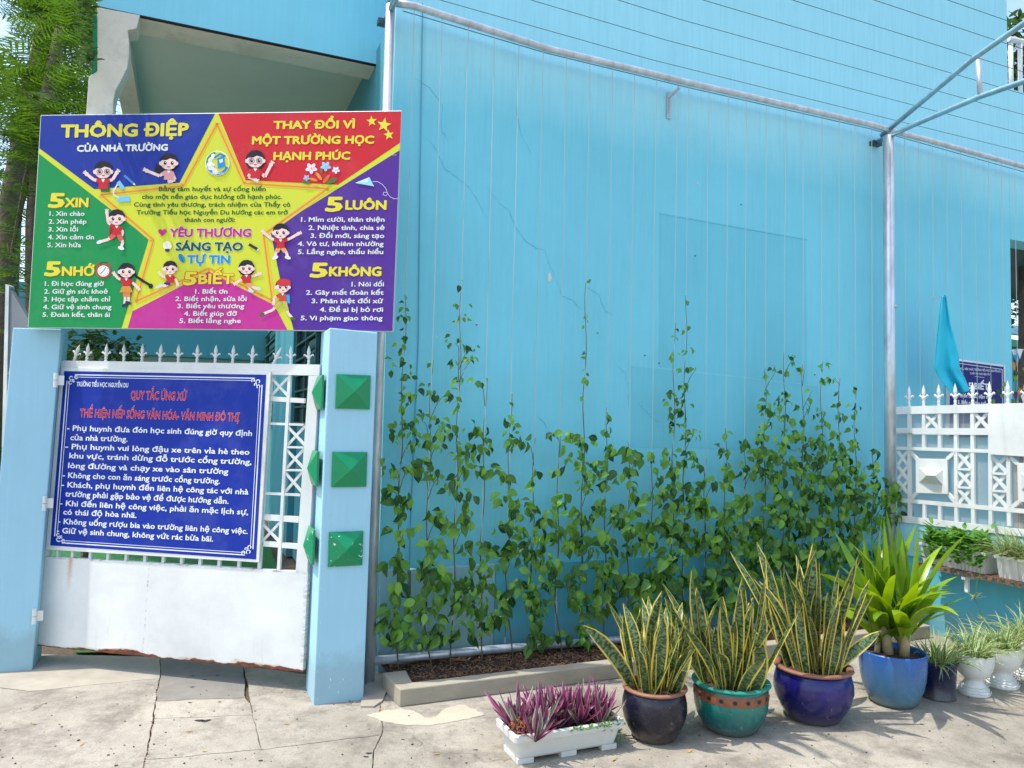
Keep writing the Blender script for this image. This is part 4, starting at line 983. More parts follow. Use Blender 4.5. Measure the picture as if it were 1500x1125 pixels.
ih = Print(SP, .0046, .0002); ih.poly([(237.5, 346), (231.5, 340), (231.8, 336.5), (234.6, 335.2), (237.5, 337.6), (240.4, 335.2), (243.4, 336.5), (243.6, 340)], (190, 40, 130)); ih.done('heart_drawing', sign)
ib = Print(SP, .0046, .0002); ib.ell(245, 360, 6.5, 6.8, (236, 234, 205), 14).poly([(241.5, 364.5), (248.5, 364.5), (247.5, 368.5), (242.5, 368.5)], (40, 50, 90)); ib.done('bulb_drawing', sign)
il = Print(SP, .0046, .0002); il.ell(266, 378, 4.2, 7, (20, 140, 190), 12, rot=-.5).line([(263, 372), (269, 385)], .7, (10, 70, 110)); il.done('leaf_drawing', sign)
ip = Print(SP, .0046, .0002); ip.line([(364, 357.5), (377, 365)], 4, (40, 40, 50)).line([(377, 365), (379, 366.4)], 4.4, (200, 200, 205)).poly([(362.6, 356), (365.4, 356.6), (363.4, 359.4)], (230, 210, 170)); ip.done('pencil_drawing', sign)

# ================================================================ SIDE FENCE (right)
lf = thing('lattice_fence', 'white steel lattice fence with spear tips on the low wall at right', 'fence', F.at(1400, 760))
def Z2(x, y): return (1270+x/3.516, 580+y/3.516)
def fb(p0, p1, w=.03, off=.0, name='bar', depth=.02): return pbar(MB(), F, Z2(*p0), Z2(*p1), w, depth, off).build(name, M['white'], lf)
fb((150, 75), (1100, 52), .062, .004, 'top_rail')
fb((150, 181), (1100, 186), .05, .003, 'middle_rail')
fb((150, 268), (1100, 300), .026, .002); fb((150, 535), (1100, 620), .03, .002); fb((150, 630), (1100, 740), .05, .003, 'bottom_rail')
for x0, x1, yb in ((215, 217, 640), (372, 372, 268), (455, 458, 650), (540, 545, 660), (632, 635, 665), (725, 730, 670), (815, 822, 690), (905, 914, 700)):
    if x0 == 372: fb((372, 90), (372, 268), .026); fb((373, 560), (373, 640), .026)
    else: fb((x0, 85), (x1, yb), .028)
fb((290, 90), (290, 268), .026); fb((293, 552), (293, 640), .026)
def zx(x0, y0, x1, y1):
    fb((x0, y0), (x1, y1), .024, -.006, 'cross_brace', .01); fb((x1, y0), (x0, y1), .024, -.010, 'cross_brace', .01)
for b in ((297, 92, 365, 165), (550, 85, 622, 165), (465, 290, 535, 372), (465, 384, 537, 465), (465, 475, 537, 560), (640, 310, 718, 395), (640, 400, 720, 485), (640, 490, 722, 575), (157, 285, 208, 355), (157, 362, 208, 430), (157, 438, 208, 500), (825, 320, 905, 410), (825, 415, 905, 500)): zx(*b)
for y in (376, 470): fb((460, y), (540, y+4), .016)
for y in (398, 488): fb((636, y), (722, y+5), .016)
for (x0, y0, x1, y1) in ((218, 285, 255, 325), (450, 290, 410, 325), (250, 500, 218, 540), (412, 500, 452, 548), (730, 312, 775, 350), (735, 582, 780, 545)): fb((x0, y0), (x1, y1), .026, 0)
for q, s_ in (([(250, 322), (412, 325), (416, 506), (250, 500)], [(270, 370), (392, 378), (390, 458), (268, 446), (308, 408), (350, 410)]), ([(772, 345), (950, 350), (955, 560), (778, 545)], [(795, 395), (930, 402), (930, 500), (795, 485), (840, 440), (885, 443)])):
    pnl = ppoly(MB(), F, [Z2(*p) for p in q], .012, .012).build('boss_plate', M['white'], lf, bevel=.003)
    b4 = [F.at(*Z2(*p), .0125) for p in s_[:4]]; r2 = [F.at(*Z2(*p), .07) for p in s_[4:]]
    MB().add(b4+r2, [[0, 1, 5, 4], [1, 2, 5], [2, 3, 4, 5], [3, 0, 4]]).build('boss', M['white'], pnl)
# sheet of metal on the fence
ppoly(MB(), F, [Z2(*p) for p in [(626, 48), (1100, 30), (1100, 330), (626, 300)]], .006, .02).build('metal_sheet', M['white'], lf)
# expanded mesh behind the bars
mm = MB(); Fm = F.shift(-.03)
pA, pB, pC, pD = [Fm.at(*Z2(*p)) for p in [(152, 80), (1100, 60), (1100, 730), (152, 640)]]
L_ = (V((pB.x, pB.y, 0))-V((pA.x, pA.y, 0))).length; zA, zD = pA.z, min(pD.z, pC.z); H_ = zA-zD; o_ = V((pA.x, pA.y, zD)); st = .017
for sgn in (1, -1):
    k = -H_
    while k < L_:
        s0, s1 = k, k+H_; za, zb2 = (0, H_) if sgn > 0 else (H_, 0)
        c0, c1 = max(s0, 0), min(s1, L_)
        fa = (c0-s0)/H_; fb_ = (c1-s0)/H_
        P0_ = o_+n*c0+UP*(za+(zb2-za)*fa); P1_ = o_+n*c1+UP*(za+(zb2-za)*fb_)
        d = (P1_-P0_)
        if d.length > .01:
            w = d.normalized().cross(u)*.0022; mm.add([P0_-w, P1_-w, P1_+w, P0_+w], [[0, 1, 2, 3]])
        k += st
mm.build('mesh_screen', newmat('mesh_steel', (170, 176, 176), .5, metal=.2), lf, kind='stuff')
sp2 = bpy.data.meshes.new_from_object(inst('tmp', spear_me, Matrix(), lf)); bpy.data.objects.remove(bpy.data.objects['tmp'])
rotf = Matrix.Rotation(math.atan2(n.y, n.x), 4, 'Z')
for x in (217, 292, 370, 455, 545, 632, 726, 820, 915, 1010):
    p = F.at(*Z2(x, 60-(x-150)*.024), -.01); inst('spear_finial', spear_me, Matrix.Translation(p) @ rotf @ Matrix.Diagonal((1.25, 1.25, 1.5, 1)), lf)
fb((150, 180), (225, 181), .03, .02, 'stub_pipe')
# low wall
zlw = F.at(1400, 772).z
lw = MB().box(T2(t2+.002, 0, .05)+u*.02, u*.2, UP*zlw, n*3.2).build('low_wall', M['plinth'], None, origin=T2(t2+.1, 0, .5), bevel=.008)
tag(lw, 'low blue wall carrying the white lattice fence at right', 'wall')
MB().box(T2(t2+.018, zlw-.28, .06), u*-.0+u*.0-u*.012, UP*.26, n*3.1).build('lit_band', M['rightwall'], lw)  # paler colour stands in for lit wall above the shelf's shadow, no separate coat
# shelf with brackets and long boxes
shelf = thing('planter_shelf', 'rusty perforated steel shelf on the low blue wall under the fence', 'shelf', F.at(1440, 850))
Fs = F.shift(.22)
sA, sB = Fs.at(1362, 826), Fs.at(1500, 858); zs = (sA.z+sB.z)/2; s0 = (sA-T2(t2, 0)).dot(n)
rust = newmat('rusty_steel', (120, 84, 62), .8, var=.5, vscale=30, bump=.5, bscale=80)
sh_ = MB()
SO = T2(t2, zs, 0) - u*.22
for k in range(0, 44):
    s_ = s0-.1+k*.06
    sh_.box(SO+n*s_-UP*.02, u*.004, UP*.022, n*.035)
sh_.box(SO+n*(s0-.1), u*.004, UP*.006, n*2.6); sh_.box(SO+n*(s0-.1)-UP*.028, u*.004, UP*.006, n*2.6)
sh_.box(SO+n*(s0-.1)+UP*.001+u*.006, u*.2, UP*.004, n*2.6)
sh_.build('shelf_rail', rust, shelf)
for k in range(5):
    s_ = s0+.25+k*.5; b_ = MB(); b_.box(SO+n*s_-UP*.034, u*.215, UP*-.02, n*.025); b_.box(SO+n*s_+u*.03-UP*.054, u*.02, UP*-.09, n*.025); b_.build('bracket', M['white'], shelf)
def ribs_box(name, label, s0, s1, grp):
    """long moulded planter on the shelf, flutes along its front"""
    t = thing(name, label, 'planter', SO+n*((s0+s1)/2)+u*.1+UP*.006, grp)
    h, w0, w1 = .15, .13, .17; L0 = s1-s0
    b = MB(); base = SO+UP*.007+u*.10
    def P(s, a, z): return base+n*s+u*a+UP*z
    k = 34; lo = []; hi = []
    def ring(w, ins, z):
        r = []
        for i in range(k+1): s_ = s0+ins+(L0-2*ins)*i/k; r.append(P(s_, -w/2+(.004 if i % 2 else 0), z))
        for i in range(k+1): s_ = s1-ins-(L0-2*ins)*i/k; r.append(P(s_, w/2, z))
        return r
    rs = [ring(w0, .015, 0), ring(w1-.012, .004, h-.022), ring(w1+.006, -.004, h-.02), ring(w1+.006, -.004, h), ring(w1-.014, .006, h), ring(w1-.02, .008, h-.03)]
    m = len(rs[0]); vs = [q for r in rs for q in r]; fs = [[i*m+j, i*m+(j+1) % m, (i+1)*m+(j+1) % m, (i+1)*m+j] for i in range(5) for j in range(m)]
    fs.append(list(range(m))[::-1]); b.add(vs, fs); b.build('box', M['whiteplastic'], t)
    MB().add(ring(w1-.018, .007, h-.02), [list(range(m))]).build('soil', M['soil'], t)
    return t, P
sx0 = (Fs.at(1345, 800)-T2(t2, 0)).dot(n); sx1 = (Fs.at(1441, 835)-T2(t2, 0)).dot(n)
bx1, P1 = ribs_box('planter_box', 'white fluted planter box with leafy green herbs on the shelf, nearer the post', sx0, sx1, 'planter boxes on the fence shelf')
bx2, P2_ = ribs_box('planter_box', 'white fluted planter box with striped grassy blades on the shelf at right edge', sx1+.07, sx1+1.0, 'planter boxes on the fence shelf')

# ================================================================ PLANT GEOMETRY
def arc(base, az, length, lean0, lean1, k=7, twist=0):
    """points of a blade that starts lean0 from vertical and ends lean1, plus side vectors"""
    h = V((math.cos(az), math.sin(az), 0)); pts = [base.copy()]; p = base.copy()
    for i in range(k):
        a = lean0+(lean1-lean0)*((i+.5)/k)**1.3; p = p+(h*math.sin(a)+UP*math.cos(a))*length/k; pts.append(p.copy())
    s0 = V((-math.sin(az), math.cos(az), 0)); sides = []
    for i in range(k+1):
        tw = twist*i/k; d = (pts[min(i+1, k)]-pts[max(i-1, 0)]).normalized()
        sides.append(Matrix.Rotation(tw, 3, d) @ s0)
    return pts, sides
def blade(mb, base, az, L0, w, l0, l1, k=6, twist=0, fold=.3, prof='sword'):
    pts, sd_ = arc(base, az, L0, l0, l1, k, twist); ws = []
    for i in range(k+1):
        q = i/k
        ws.append(w*({'sword': max(.04, min(1, .55+q*1.2, (1-q)*3.2)), 'grass': max(.05, 1-q**2.0), 'lance': max(.03, math.sin(math.pi*(.12+.88*q))**.8)}[prof]))
    mb.ribbon(pts, ws, sd_, fold); return mb
# vine leaf meshes
def leafmesh(mat, seed, long=.075, wide=.05):
    rr = random.Random(seed); m = MB()
    st = [(0, .03), (.14, .03), (.18, .4), (.34, .9), (.52, 1.0), (.7, .70), (.85, .30), (1, .02)]
    pts = []; ws = []; dr = rr.uniform(.15, .6)
    for q, w in st:
        a = dr*max(0, q-.15); pts.append(V((rr.uniform(-.02, .02)*long, q*long*math.cos(a), -q*q*long*math.sin(dr)*.8+.003*rr.uniform(-1, 1)))); ws.append(w*wide)
    m.ribbon(pts, ws, V((1, 0, 0)), rr.uniform(.25, .8)); return m.mesh('leaf', mat, True)
LV = [leafmesh(M['leaf'], i, long=(.078, .07, .085, .075, .09, .065)[i % 6], wide=(.043, .034, .046, .038, .046, .030)[i % 6]) for i in range(8)]
LY = [leafmesh(M['youngleaf'], 20+i, long=.066, wide=.034) for i in range(3)]

# ---- raised bed ----------------------------------------------------------
bed = thing('raised_bed', 'low cement kerb bed of dark soil along the foot of the blue wall', 'garden bed', gnd(700, 1005))
c0 = gnd(585, 1036); hb = .095
tb0 = (c0-V((PO.x, PO.y, 0))).dot(u); ob = (c0-V((PO.x, PO.y, 0))).dot(n)
tb1 = t2-.1; kw = .09
MB().box(T2(tb0, 0, ob), u*(tb1-tb0), UP*hb, n*-kw).build('front_kerb', M['kerb'], bed, bevel=.007)
endv = (T.at(563, 989)-T2(tb0, hb, ob)); 
backp = hit(563, 989, V((0, 0, hb)), UP); bo = (backp-V((PO.x, PO.y, 0))).dot(n); btt = (backp-V((PO.x, PO.y, 0))).dot(u)
pk = [T2(tb0-.001, hb-.001, ob-kw*.2), T2(btt, hb-.001, bo-.05), T2(btt+kw+.05, hb-.001, bo-.05), T2(tb0+kw, hb-.001, ob-kw*.2)]
MB().prism(pk, UP, hb).build('end_kerb', M['kerb'], bed, bevel=.006)
sg = MB(); nx, ny = 180, 14
for i in range(nx+1):
    for j in range(ny+1):
        t_ = btt+.05+(tb1-btt-.05)*i/nx; o_ = -.11+(ob-kw+.01+.11)*j/ny
        p = T2(t_, .06+.022*noise.noise(V((t_*7, o_*9, 0)))+.012*noise.noise(V((t_*40, o_*40, 2))), o_); sg.v.append(tuple(p))
for i in range(nx):
    for j in range(ny):
        a = i*(ny+1)+j; sg.f.append([a, a+1, a+ny+2, a+ny+1]); sg.uv.append([(0, 0)]*4); sg.c.append((1,)*4)
sg.build('soil', M['soil'], bed, smooth=True)
ch = MB()
for i in range(4500):
    t_ = U(btt+.08, tb1-.02); o_ = U(-.1, ob-kw); z = .066+.022*noise.noise(V((t_*7, o_*9, 0)))
    a = U(0, 6.28); l, w = U(.006, .022), U(.003, .008); d = V((math.cos(a), math.sin(a), U(-.4, .4))); s_ = V((-math.sin(a), math.cos(a), U(-.3, .3)))
    ch.box(T2(t_, z+U(0, .006), o_), d*l, s_*w, UP*.003)
ch.build('soil_chips', M['chip'], bed, kind='stuff')

# ---- climbing vines -------------------------------------------------------
ORD = ['first', 'second', 'third', 'fourth', 'fifth', 'sixth', 'seventh', 'eighth', 'ninth', 'tenth', 'eleventh', 'twelfth', 'thirteenth', 'fourteenth', 'fifteenth', 'sixteenth', 'seventeenth', 'eighteenth', 'nineteenth', 'twentieth', 'twenty-first', 'twenty-second', 'twenty-third']
CL = [(592, 445, 3, 14, 4), (590, 470, 5, 14, 5), (590, 500, 8, 20, 9), (588, 540, 15, 16, 12), (594, 558, 8, 12, 4), (588, 590, 15, 12, 7), (605, 580, 12, 10, 5), (585, 625, 22, 15, 12), (600, 648, 25, 16, 14), (575, 685, 18, 14, 7), (595, 690, 15, 12, 5), (590, 735, 20, 20, 11), (570, 715, 12, 10, 5), (595, 775, 22, 20, 12), (583, 830, 14, 20, 8), (580, 880, 16, 25, 10), (575, 930, 18, 22, 16), (600, 935, 20, 22, 14),
 (630, 535, 5, 8, 2), (632, 573, 10, 10, 6), (613, 615, 10, 12, 7), (645, 625, 14, 9, 9), (640, 650, 10, 14, 8), (612, 685, 16, 10, 8), (640, 700, 14, 10, 5), (640, 760, 18, 12, 9), (645, 800, 20, 18, 12), (625, 830, 20, 18, 12), (645, 860, 20, 20, 16), (625, 895, 22, 18, 16), (645, 930, 25, 16, 16),
 (673, 425, 4, 14, 3), (674, 448, 12, 6, 4), (676, 470, 14, 10, 7), (664, 505, 12, 12, 6), (688, 510, 12, 6, 5), (692, 527, 10, 7, 5), (664, 530, 10, 6, 5), (650, 580, 16, 8, 7), (676, 560, 12, 5, 4), (697, 562, 12, 4, 4), (665, 600, 8, 8, 3), (666, 590, 12, 6, 4), (660, 632, 14, 8, 6), (700, 632, 20, 7, 9), (685, 665, 22, 12, 16), (676, 690, 12, 8, 6), (714, 692, 22, 6, 10), (665, 716, 14, 16, 10), (685, 740, 10, 16, 6), (680, 770, 18, 14, 9), (695, 810, 22, 18, 12), (700, 850, 24, 20, 17), (690, 885, 28, 16, 20), (715, 905, 16, 14, 8), (685, 925, 22, 10, 7),
 (714, 655, 6, 14, 6), (712, 560, 3, 6, 1), (735, 700, 10, 8, 5), (725, 820, 14, 16, 7), (738, 870, 12, 20, 8), (732, 905, 10, 12, 4),
 (746, 588, 3, 12, 3), (743, 615, 10, 8, 6), (748, 635, 8, 12, 6), (748, 655, 8, 9, 6), (765, 648, 8, 6, 4), (745, 735, 14, 10, 8), (758, 750, 10, 14, 6), (740, 775, 16, 10, 7), (755, 805, 18, 12, 8), (765, 780, 10, 8, 4), (770, 815, 16, 10, 8), (762, 850, 12, 14, 6), (770, 880, 12, 12, 4),
 (782, 705, 3, 20, 4), (778, 745, 8, 12, 6), (805, 760, 10, 10, 6), (790, 790, 16, 14, 9), (800, 830, 18, 20, 14), (790, 870, 16, 18, 12), (785, 905, 16, 18, 12), (790, 940, 22, 12, 12),
 (812, 643, 8, 6, 3), (820, 655, 5, 12, 2), (838, 640, 12, 8, 5), (820, 690, 12, 10, 6), (822, 735, 16, 12, 11), (840, 760, 14, 14, 9), (820, 785, 14, 10, 8), (845, 800, 16, 12, 10), (838, 850, 14, 18, 9), (838, 885, 10, 14, 6), (850, 930, 14, 16, 11),
 (857, 420, 2, 6, 1), (857, 480, 3, 20, 4), (856, 525, 4, 10, 4), (857, 552, 3, 12, 4), (857, 585, 2, 4, 1), (855, 648, 18, 8, 9), (845, 670, 14, 10, 7), (862, 690, 16, 10, 11), (860, 715, 14, 10, 8), (864, 760, 16, 14, 10), (865, 805, 14, 12, 6), (855, 890, 10, 24, 9), (875, 840, 12, 12, 7),
 (890, 607, 3, 10, 3), (889, 635, 5, 10, 4), (892, 660, 10, 10, 6), (880, 680, 10, 8, 5), (893, 705, 12, 16, 8), (885, 745, 14, 12, 9), (900, 760, 14, 12, 8), (888, 795, 16, 14, 10), (895, 835, 12, 20, 7), (885, 870, 12, 14, 7),
 (921, 660, 6, 12, 5), (930, 672, 10, 8, 5), (918, 695, 14, 8, 7), (928, 720, 12, 14, 6), (915, 755, 16, 14, 9), (930, 780, 16, 14, 10), (922, 812, 18, 12, 9), (925, 850, 12, 12, 5), (935, 870, 10, 10, 4),
 (955, 675, 5, 10, 4), (960, 700, 7, 12, 4), (957, 735, 10, 12, 6), (962, 770, 16, 14, 11), (950, 795, 14, 10, 8), (965, 825, 14, 14, 8), (960, 850, 10, 10, 4),
 (988, 487, 3, 14, 3), (987, 530, 5, 12, 4), (985, 585, 10, 12, 8), (983, 625, 10, 14, 7), (988, 605, 10, 8, 6), (975, 672, 10, 12, 8), (992, 690, 10, 10, 6), (985, 720, 14, 10, 8), (990, 750, 16, 14, 14), (982, 785, 14, 14, 9), (1000, 775, 16, 14, 11), (990, 815, 14, 12, 8),
 (1004, 447, 2, 14, 2), (1006, 483, 6, 5, 4), (1008, 515, 7, 8, 5), (1001, 545, 8, 7, 4), (1016, 542, 6, 4, 2), (1003, 570, 7, 12, 7), (1001, 600, 8, 14, 8), (1010, 640, 12, 14, 10), (1005, 672, 12, 10, 8), (1018, 680, 8, 8, 4), (1012, 725, 16, 12, 12), (1022, 750, 14, 16, 10), (1012, 800, 16, 14, 10),
 (1040, 708, 12, 8, 6), (1032, 740, 14, 10, 8), (1048, 760, 14, 14, 9), (1040, 790, 16, 14, 12), (1058, 790, 12, 12, 8), (1045, 825, 16, 16, 10), (1035, 860, 12, 14, 5),
 (1063, 635, 3, 8, 2), (1062, 665, 8, 7, 4), (1065, 690, 9, 8, 5), (1066, 712, 9, 10, 4), (1078, 745, 14, 14, 10), (1070, 775, 14, 14, 8), (1060, 810, 16, 14, 9), (1075, 830, 14, 14, 8), (1065, 880, 18, 16, 9),
 (1090, 650, 8, 8, 4), (1098, 690, 12, 16, 8), (1092, 740, 16, 12, 10), (1105, 770, 14, 14, 10), (1090, 800, 16, 16, 11), (1110, 825, 16, 14, 9),
 (1120, 553, 4, 6, 3), (1120, 577, 4, 4, 3), (1118, 600, 9, 10, 10), (1134, 599, 6, 8, 4), (1122, 622, 9, 7, 6), (1116, 645, 8, 10, 6), (1110, 665, 10, 10, 8), (1126, 672, 12, 12, 10), (1112, 690, 12, 10, 8), (1125, 700, 12, 8, 6), (1122, 725, 12, 10, 6), (1128, 755, 16, 12, 10), (1118, 785, 16, 14, 12), (1130, 815, 16, 14, 8),
 (1133, 545, 5, 5, 3), (1158, 525, 8, 9, 7), (1168, 540, 5, 6, 3), (1150, 546, 6, 7, 4), (1150, 585, 12, 11, 15), (1150, 614, 8, 5, 4), (1137, 612, 8, 5, 3), (1148, 645, 8, 14, 7), (1150, 675, 12, 12, 10), (1146, 700, 12, 12, 8), (1145, 725, 14, 12, 9), (1150, 760, 16, 14, 13), (1155, 795, 16, 14, 10),
 (1172, 600, 9, 7, 5), (1184, 592, 7, 6, 3), (1165, 640, 12, 8, 7), (1172, 620, 12, 7, 6), (1178, 665, 10, 12, 7), (1172, 690, 12, 12, 9), (1180, 715, 14, 12, 11), (1172, 745, 16, 12, 12), (1182, 775, 16, 14, 13), (1178, 810, 16, 12, 9),
 (1205, 537, 4, 8, 4), (1204, 558, 7, 6, 7), (1216, 556, 8, 3, 4), (1198, 605, 12, 8, 7), (1203, 630, 12, 12, 9), (1195, 650, 10, 10, 8), (1205, 675, 14, 12, 12), (1202, 705, 16, 12, 14), (1208, 735, 16, 14, 15), (1200, 768, 16, 14, 13), (1210, 800, 16, 14, 10), (1185, 575, 4, 5, 1),
 (1226, 580, 3, 6, 3), (1227, 594, 5, 6, 4), (1232, 612, 9, 6, 6), (1226, 636, 8, 8, 7), (1216, 655, 8, 8, 5), (1235, 655, 12, 8, 7), (1230, 675, 14, 10, 11), (1228, 705, 14, 12, 12), (1236, 735, 16, 14, 14), (1230, 768, 16, 14, 12), (1242, 795, 14, 14, 9),
 (1251, 573, 2, 5, 2), (1252, 598, 7, 5, 4), (1252, 610, 5, 4, 2), (1251, 629, 6, 6, 4), (1254, 654, 12, 6, 6), (1258, 690, 14, 10, 9), (1254, 712, 14, 12, 9), (1262, 742, 14, 14, 11), (1256, 775, 14, 14, 10),
 (1283, 664, 3, 6, 3), (1279, 684, 6, 7, 4), (1285, 705, 12, 10, 8), (1272, 722, 12, 12, 8), (1288, 740, 12, 14, 10), (1300, 728, 10, 12, 8), (1315, 720, 9, 12, 8), (1305, 755, 14, 14, 10), (1280, 770, 14, 14, 8), (1325, 745, 9, 10, 5)]
xs_ = wx[:23]; byw = {i: [] for i in range(23)}
for i_ in range(23):
    if i_ > 7: CL += [(xs_[i_]-8+U(-6, 6), 850+U(-8, 8), 18, 18, 10), (xs_[i_]-9+U(-6, 6), 893+U(-8, 8), 16, 16, 7)]
    if i_ > 15: CL += [(xs_[i_]+U(-8, 8), 820+U(-8, 8), 20, 16, 10)]
for c in CL:
    # nearest wire at that height (wires lean with perspective)
    best = min(range(23), key=lambda i: abs((xs_[i]+(c[1]-470)*-(.029-(xs_[i]-599)*4.94e-5))-c[0])); byw[best].append(c)
grp_v = 'climbing vines on the trellis wires'
total = 0
for i in range(23):
    if not byw[i]: continue
    t = wt[i]; topy = min(c[1]-c[3] for c in byw[i]); ztop = T.at(xs_[i], topy).z
    tall = 'reaching high' if ztop > 2.2 else ('mid height' if ztop > 1.6 else 'short')
    nl = sum(c[4] for c in byw[i]); dens = 'bushy' if nl > 95 else ('leafy' if nl > 50 else 'sparse')
    adj = {'reaching high': 'tall %s climbing vine' % dens, 'mid height': 'mid height %s climbing vine' % dens, 'short': 'short %s climbing vine' % dens}[tall]
    where = ('on the %s wire right of the left post' % ORD[i]) if i < 12 else ('on the %s wire left of the right post' % ORD[22-i])
    if i == 0: where = 'on the wire beside the left trellis post'
    if i == 22: where = 'on the wire beside the right trellis post, spreading past it'
    vn = thing('climbing_vine', '%s %s' % (adj, where), 'vine', T2(t, .06, .04), grp_v)
    stm = MB(); pts = []; k = 26
    for q in range(k+1):
        z = .06+(ztop-.06)*q/k; a = z*9+i
        off = .0 if z > .35 else .10*(1-z/.35); pts.append(T2(t+.009*math.cos(a)+off*.4*math.sin(i*2.1)+.008*(z/4), z, .009*math.sin(a)+off))
    stm.tube(pts, [.005-.0035*q/k for q in range(k+1)], 5)
    for c in byw[i]:
        P = T.at(c[0], c[1]); tt, z_ = tz(P); 
        if abs(tt-t) > .03:
            a = T2(t, max(.1, z_-.10-abs(tt-t)*.6), 0); b = T2(tt, z_+.01, .03); m_ = a.lerp(b, .5)+UP*.04+n*.03
            stm.tube([a, a.lerp(m_, .6)+UP*.01, m_, b], [.0025, .002, .0018, .001], 4, False)
    stm.build('stem', M['stem'], vn, smooth=True)
    for c in byw[i]:
        hi = c[1] < 640; cnt = c[4] + (0 if hi else int(c[4]*(.45 if c[0] < 1050 else .9)+.5))
        for q in range(cnt):
            a = U(0, 6.283); rr = math.sqrt(R()); x = c[0]+c[2]*rr*math.cos(a)*1.05; y = c[1]+c[3]*rr*math.sin(a)
            big = min(1.4, max(.66, .66+(y-480)/330*.72)); sc = big*U(.55, 1.12)
            if x > 900: sc *= 1.08
            off = U(.005, .05 if hi else .13)
            P = T.at(x, y, off)
            if P.z < .1: P.z = .1+R()*.05
            an = random.gauss(0, .75)            # tip direction about straight down
            tip = (-UP*math.cos(an)+u*math.sin(an)+n*U(.0, .55)).normalized()
            N0 = (n*U(.2, 1)+u*random.gauss(0, .6)+UP*U(0, .9)); sd0 = tip.cross(N0).normalized(); N1 = sd0.cross(tip)
            me = random.choice(LY) if R() < .2 else random.choice(LV)
            mw = Matrix((sd0, tip, N1)).transposed().to_4x4(); mw = Matrix.Translation(P+UP*.03*sc) @ mw @ Matrix.Diagonal((sc, sc, sc, 1))
            inst('leaf', me, mw, vn); total += 1
print('vine leaves', total)

# a stray shoot of vine by the far sign
sv = thing('climbing_vine', 'thin stray vine shoot with a few leaves by the small blue sign at right edge', 'vine', F.at(1489, 600), grp_v)
MB().tube([T.at(1489, 600), T.at(1487, 560), T.at(1488, 530), T.at(1490, 500)], [.003, .002, .002, .001], 4).build('stem', M['stem'], sv)
for (x, y) in ((1459, 578), (1463, 585), (1471, 565), (1486, 548), (1491, 572), (1484, 556), (1494, 578), (1497, 545), (1456, 590), (1480, 590)):
    P = T.at(x, y, .03); sc = U(1.1, 1.5); an = U(-1, 1); tip = (-UP*math.cos(an)+u*math.sin(an)).normalized(); sd0 = tip.cross(n).normalized()
    inst('leaf', random.choice(LV), Matrix.Translation(P+UP*.05) @ Matrix((sd0, tip, sd0.cross(tip))).transposed().to_4x4() @ Matrix.Scale(sc, 4), sv)

# ---- pots ----------------------------------------------------------------
def pot_at(px, py, rb):
    p = gnd(px, py); d = V((p.x, p.y, 0)).normalized(); return p + d*rb
def mpp(p): return V((p.x, p.y, p.z-EYE)).dot(ray(750, 562))/FPX
def pot(name, label, cat, px, py, rimy, rimw, prof, mat, rimmat=None, grp=None, rbf=.62, soilz=.9):
    c = pot_at(px, py, rimw*mpp(gnd(px, py))/2*rbf); s = mpp(c)
    Rr = rimw*s/2
    # height: ray at rim centre row meets the vertical axis
    d = ray(px, rimy); k = V((c.x, c.y, 0)).length/V((d.x, d.y, 0)).length; H = EYE+d.z*k
    t = thing(name, label, cat, c, grp)
    pts = [(r*Rr, z*H) for r, z in prof]
    b = MB(); b.lathe(pts, 44); o = bpy.data.objects.new('pot', b.mesh('pot', mat, True)); C.objects.link(o); o.parent = t
    if rimmat:
        rr = [(Rr*.93, H*.93), (Rr*.99, H*.935), (Rr*1.03, H*.96), (Rr*1.02, H*.99), (Rr*.97, H*1.0), (Rr*.88, H*.995), (Rr*.84, H*.96), (Rr*.84, H*.88)]
        r_ = MB(); r_.lathe(rr, 44, .004); q = bpy.data.objects.new('rim', r_.mesh('rim', rimmat, True)); C.objects.link(q); q.parent = o
    sl = MB(); k_ = 24; sl.add([V((0, 0, soilz*H+.01))]+[V((Rr*.86*math.cos(a/k_*6.283), Rr*.86*math.sin(a/k_*6.283), soilz*H)) for a in range(k_)], [[0, 1+a, 1+(a+1) % k_] for a in range(k_)])
    q = bpy.data.objects.new('soil', sl.mesh('soil', M['soil'])); C.objects.link(q); q.parent = t
    return t, Rr, H, o
def addpart(mb, name, mat, parent, smooth=True, **tg):
    o = bpy.data.objects.new(name, mb.mesh(name, mat, smooth)); C.objects.link(o); o.parent = parent
    for k, v_ in tg.items(): o[k] = v_
    return o
round_prof = [(.0, 0), (.60, 0), (.66, .02), (.70, .06), (.84, .2), (.97, .38), (1.03, .55), (1.02, .7), (.97, .84), (.92, .93), (.86, .95), (.84, .88)]
tall_prof = [(.0, 0), (.58, 0), (.66, .02), (.76, .12), (.88, .3), (.95, .5), (.985, .7), (1.0, .97), (.99, 1.0), (.94, 1.0), (.90, .97), (.89, .86)]
def snake(t, Rr, H, cnt, hmin, hmax, spread, seed, mat='snake', wd=.062):
    rd = random.Random(seed)
    for i in range(cnt):
        a = rd.uniform(0, 6.283); r = Rr*.66*math.sqrt(rd.random()); base = V((r*math.cos(a), r*math.sin(a), H*.86))
        az = a+rd.gauss(0, .5); out_ = r/(Rr*.7); L0 = rd.uniform(hmin, hmax)*.92*(1.0-.25*out_*rd.random())
        l0 = out_*spread*rd.uniform(.3, 1)+.03; l1 = l0+rd.gauss(.1, .38)
        mb = MB(); pts, sd_ = arc(base, az, L0, l0, l1, 7, rd.gauss(0, .9))
        # face the blade at a random angle
        ro = Matrix.Rotation(rd.uniform(-1.2, 1.2), 3, 'Z'); sd_ = [ro @ s for s in sd_]
        w = wd*rd.uniform(.7, 1.25); prof = [.62, .8, .95, 1, 1, .9, .6, .05]
        mb.ribbon(pts, [w*q for q in prof], sd_, rd.uniform(.2, .5)); addpart(mb, 'leaf', M[mat], t)
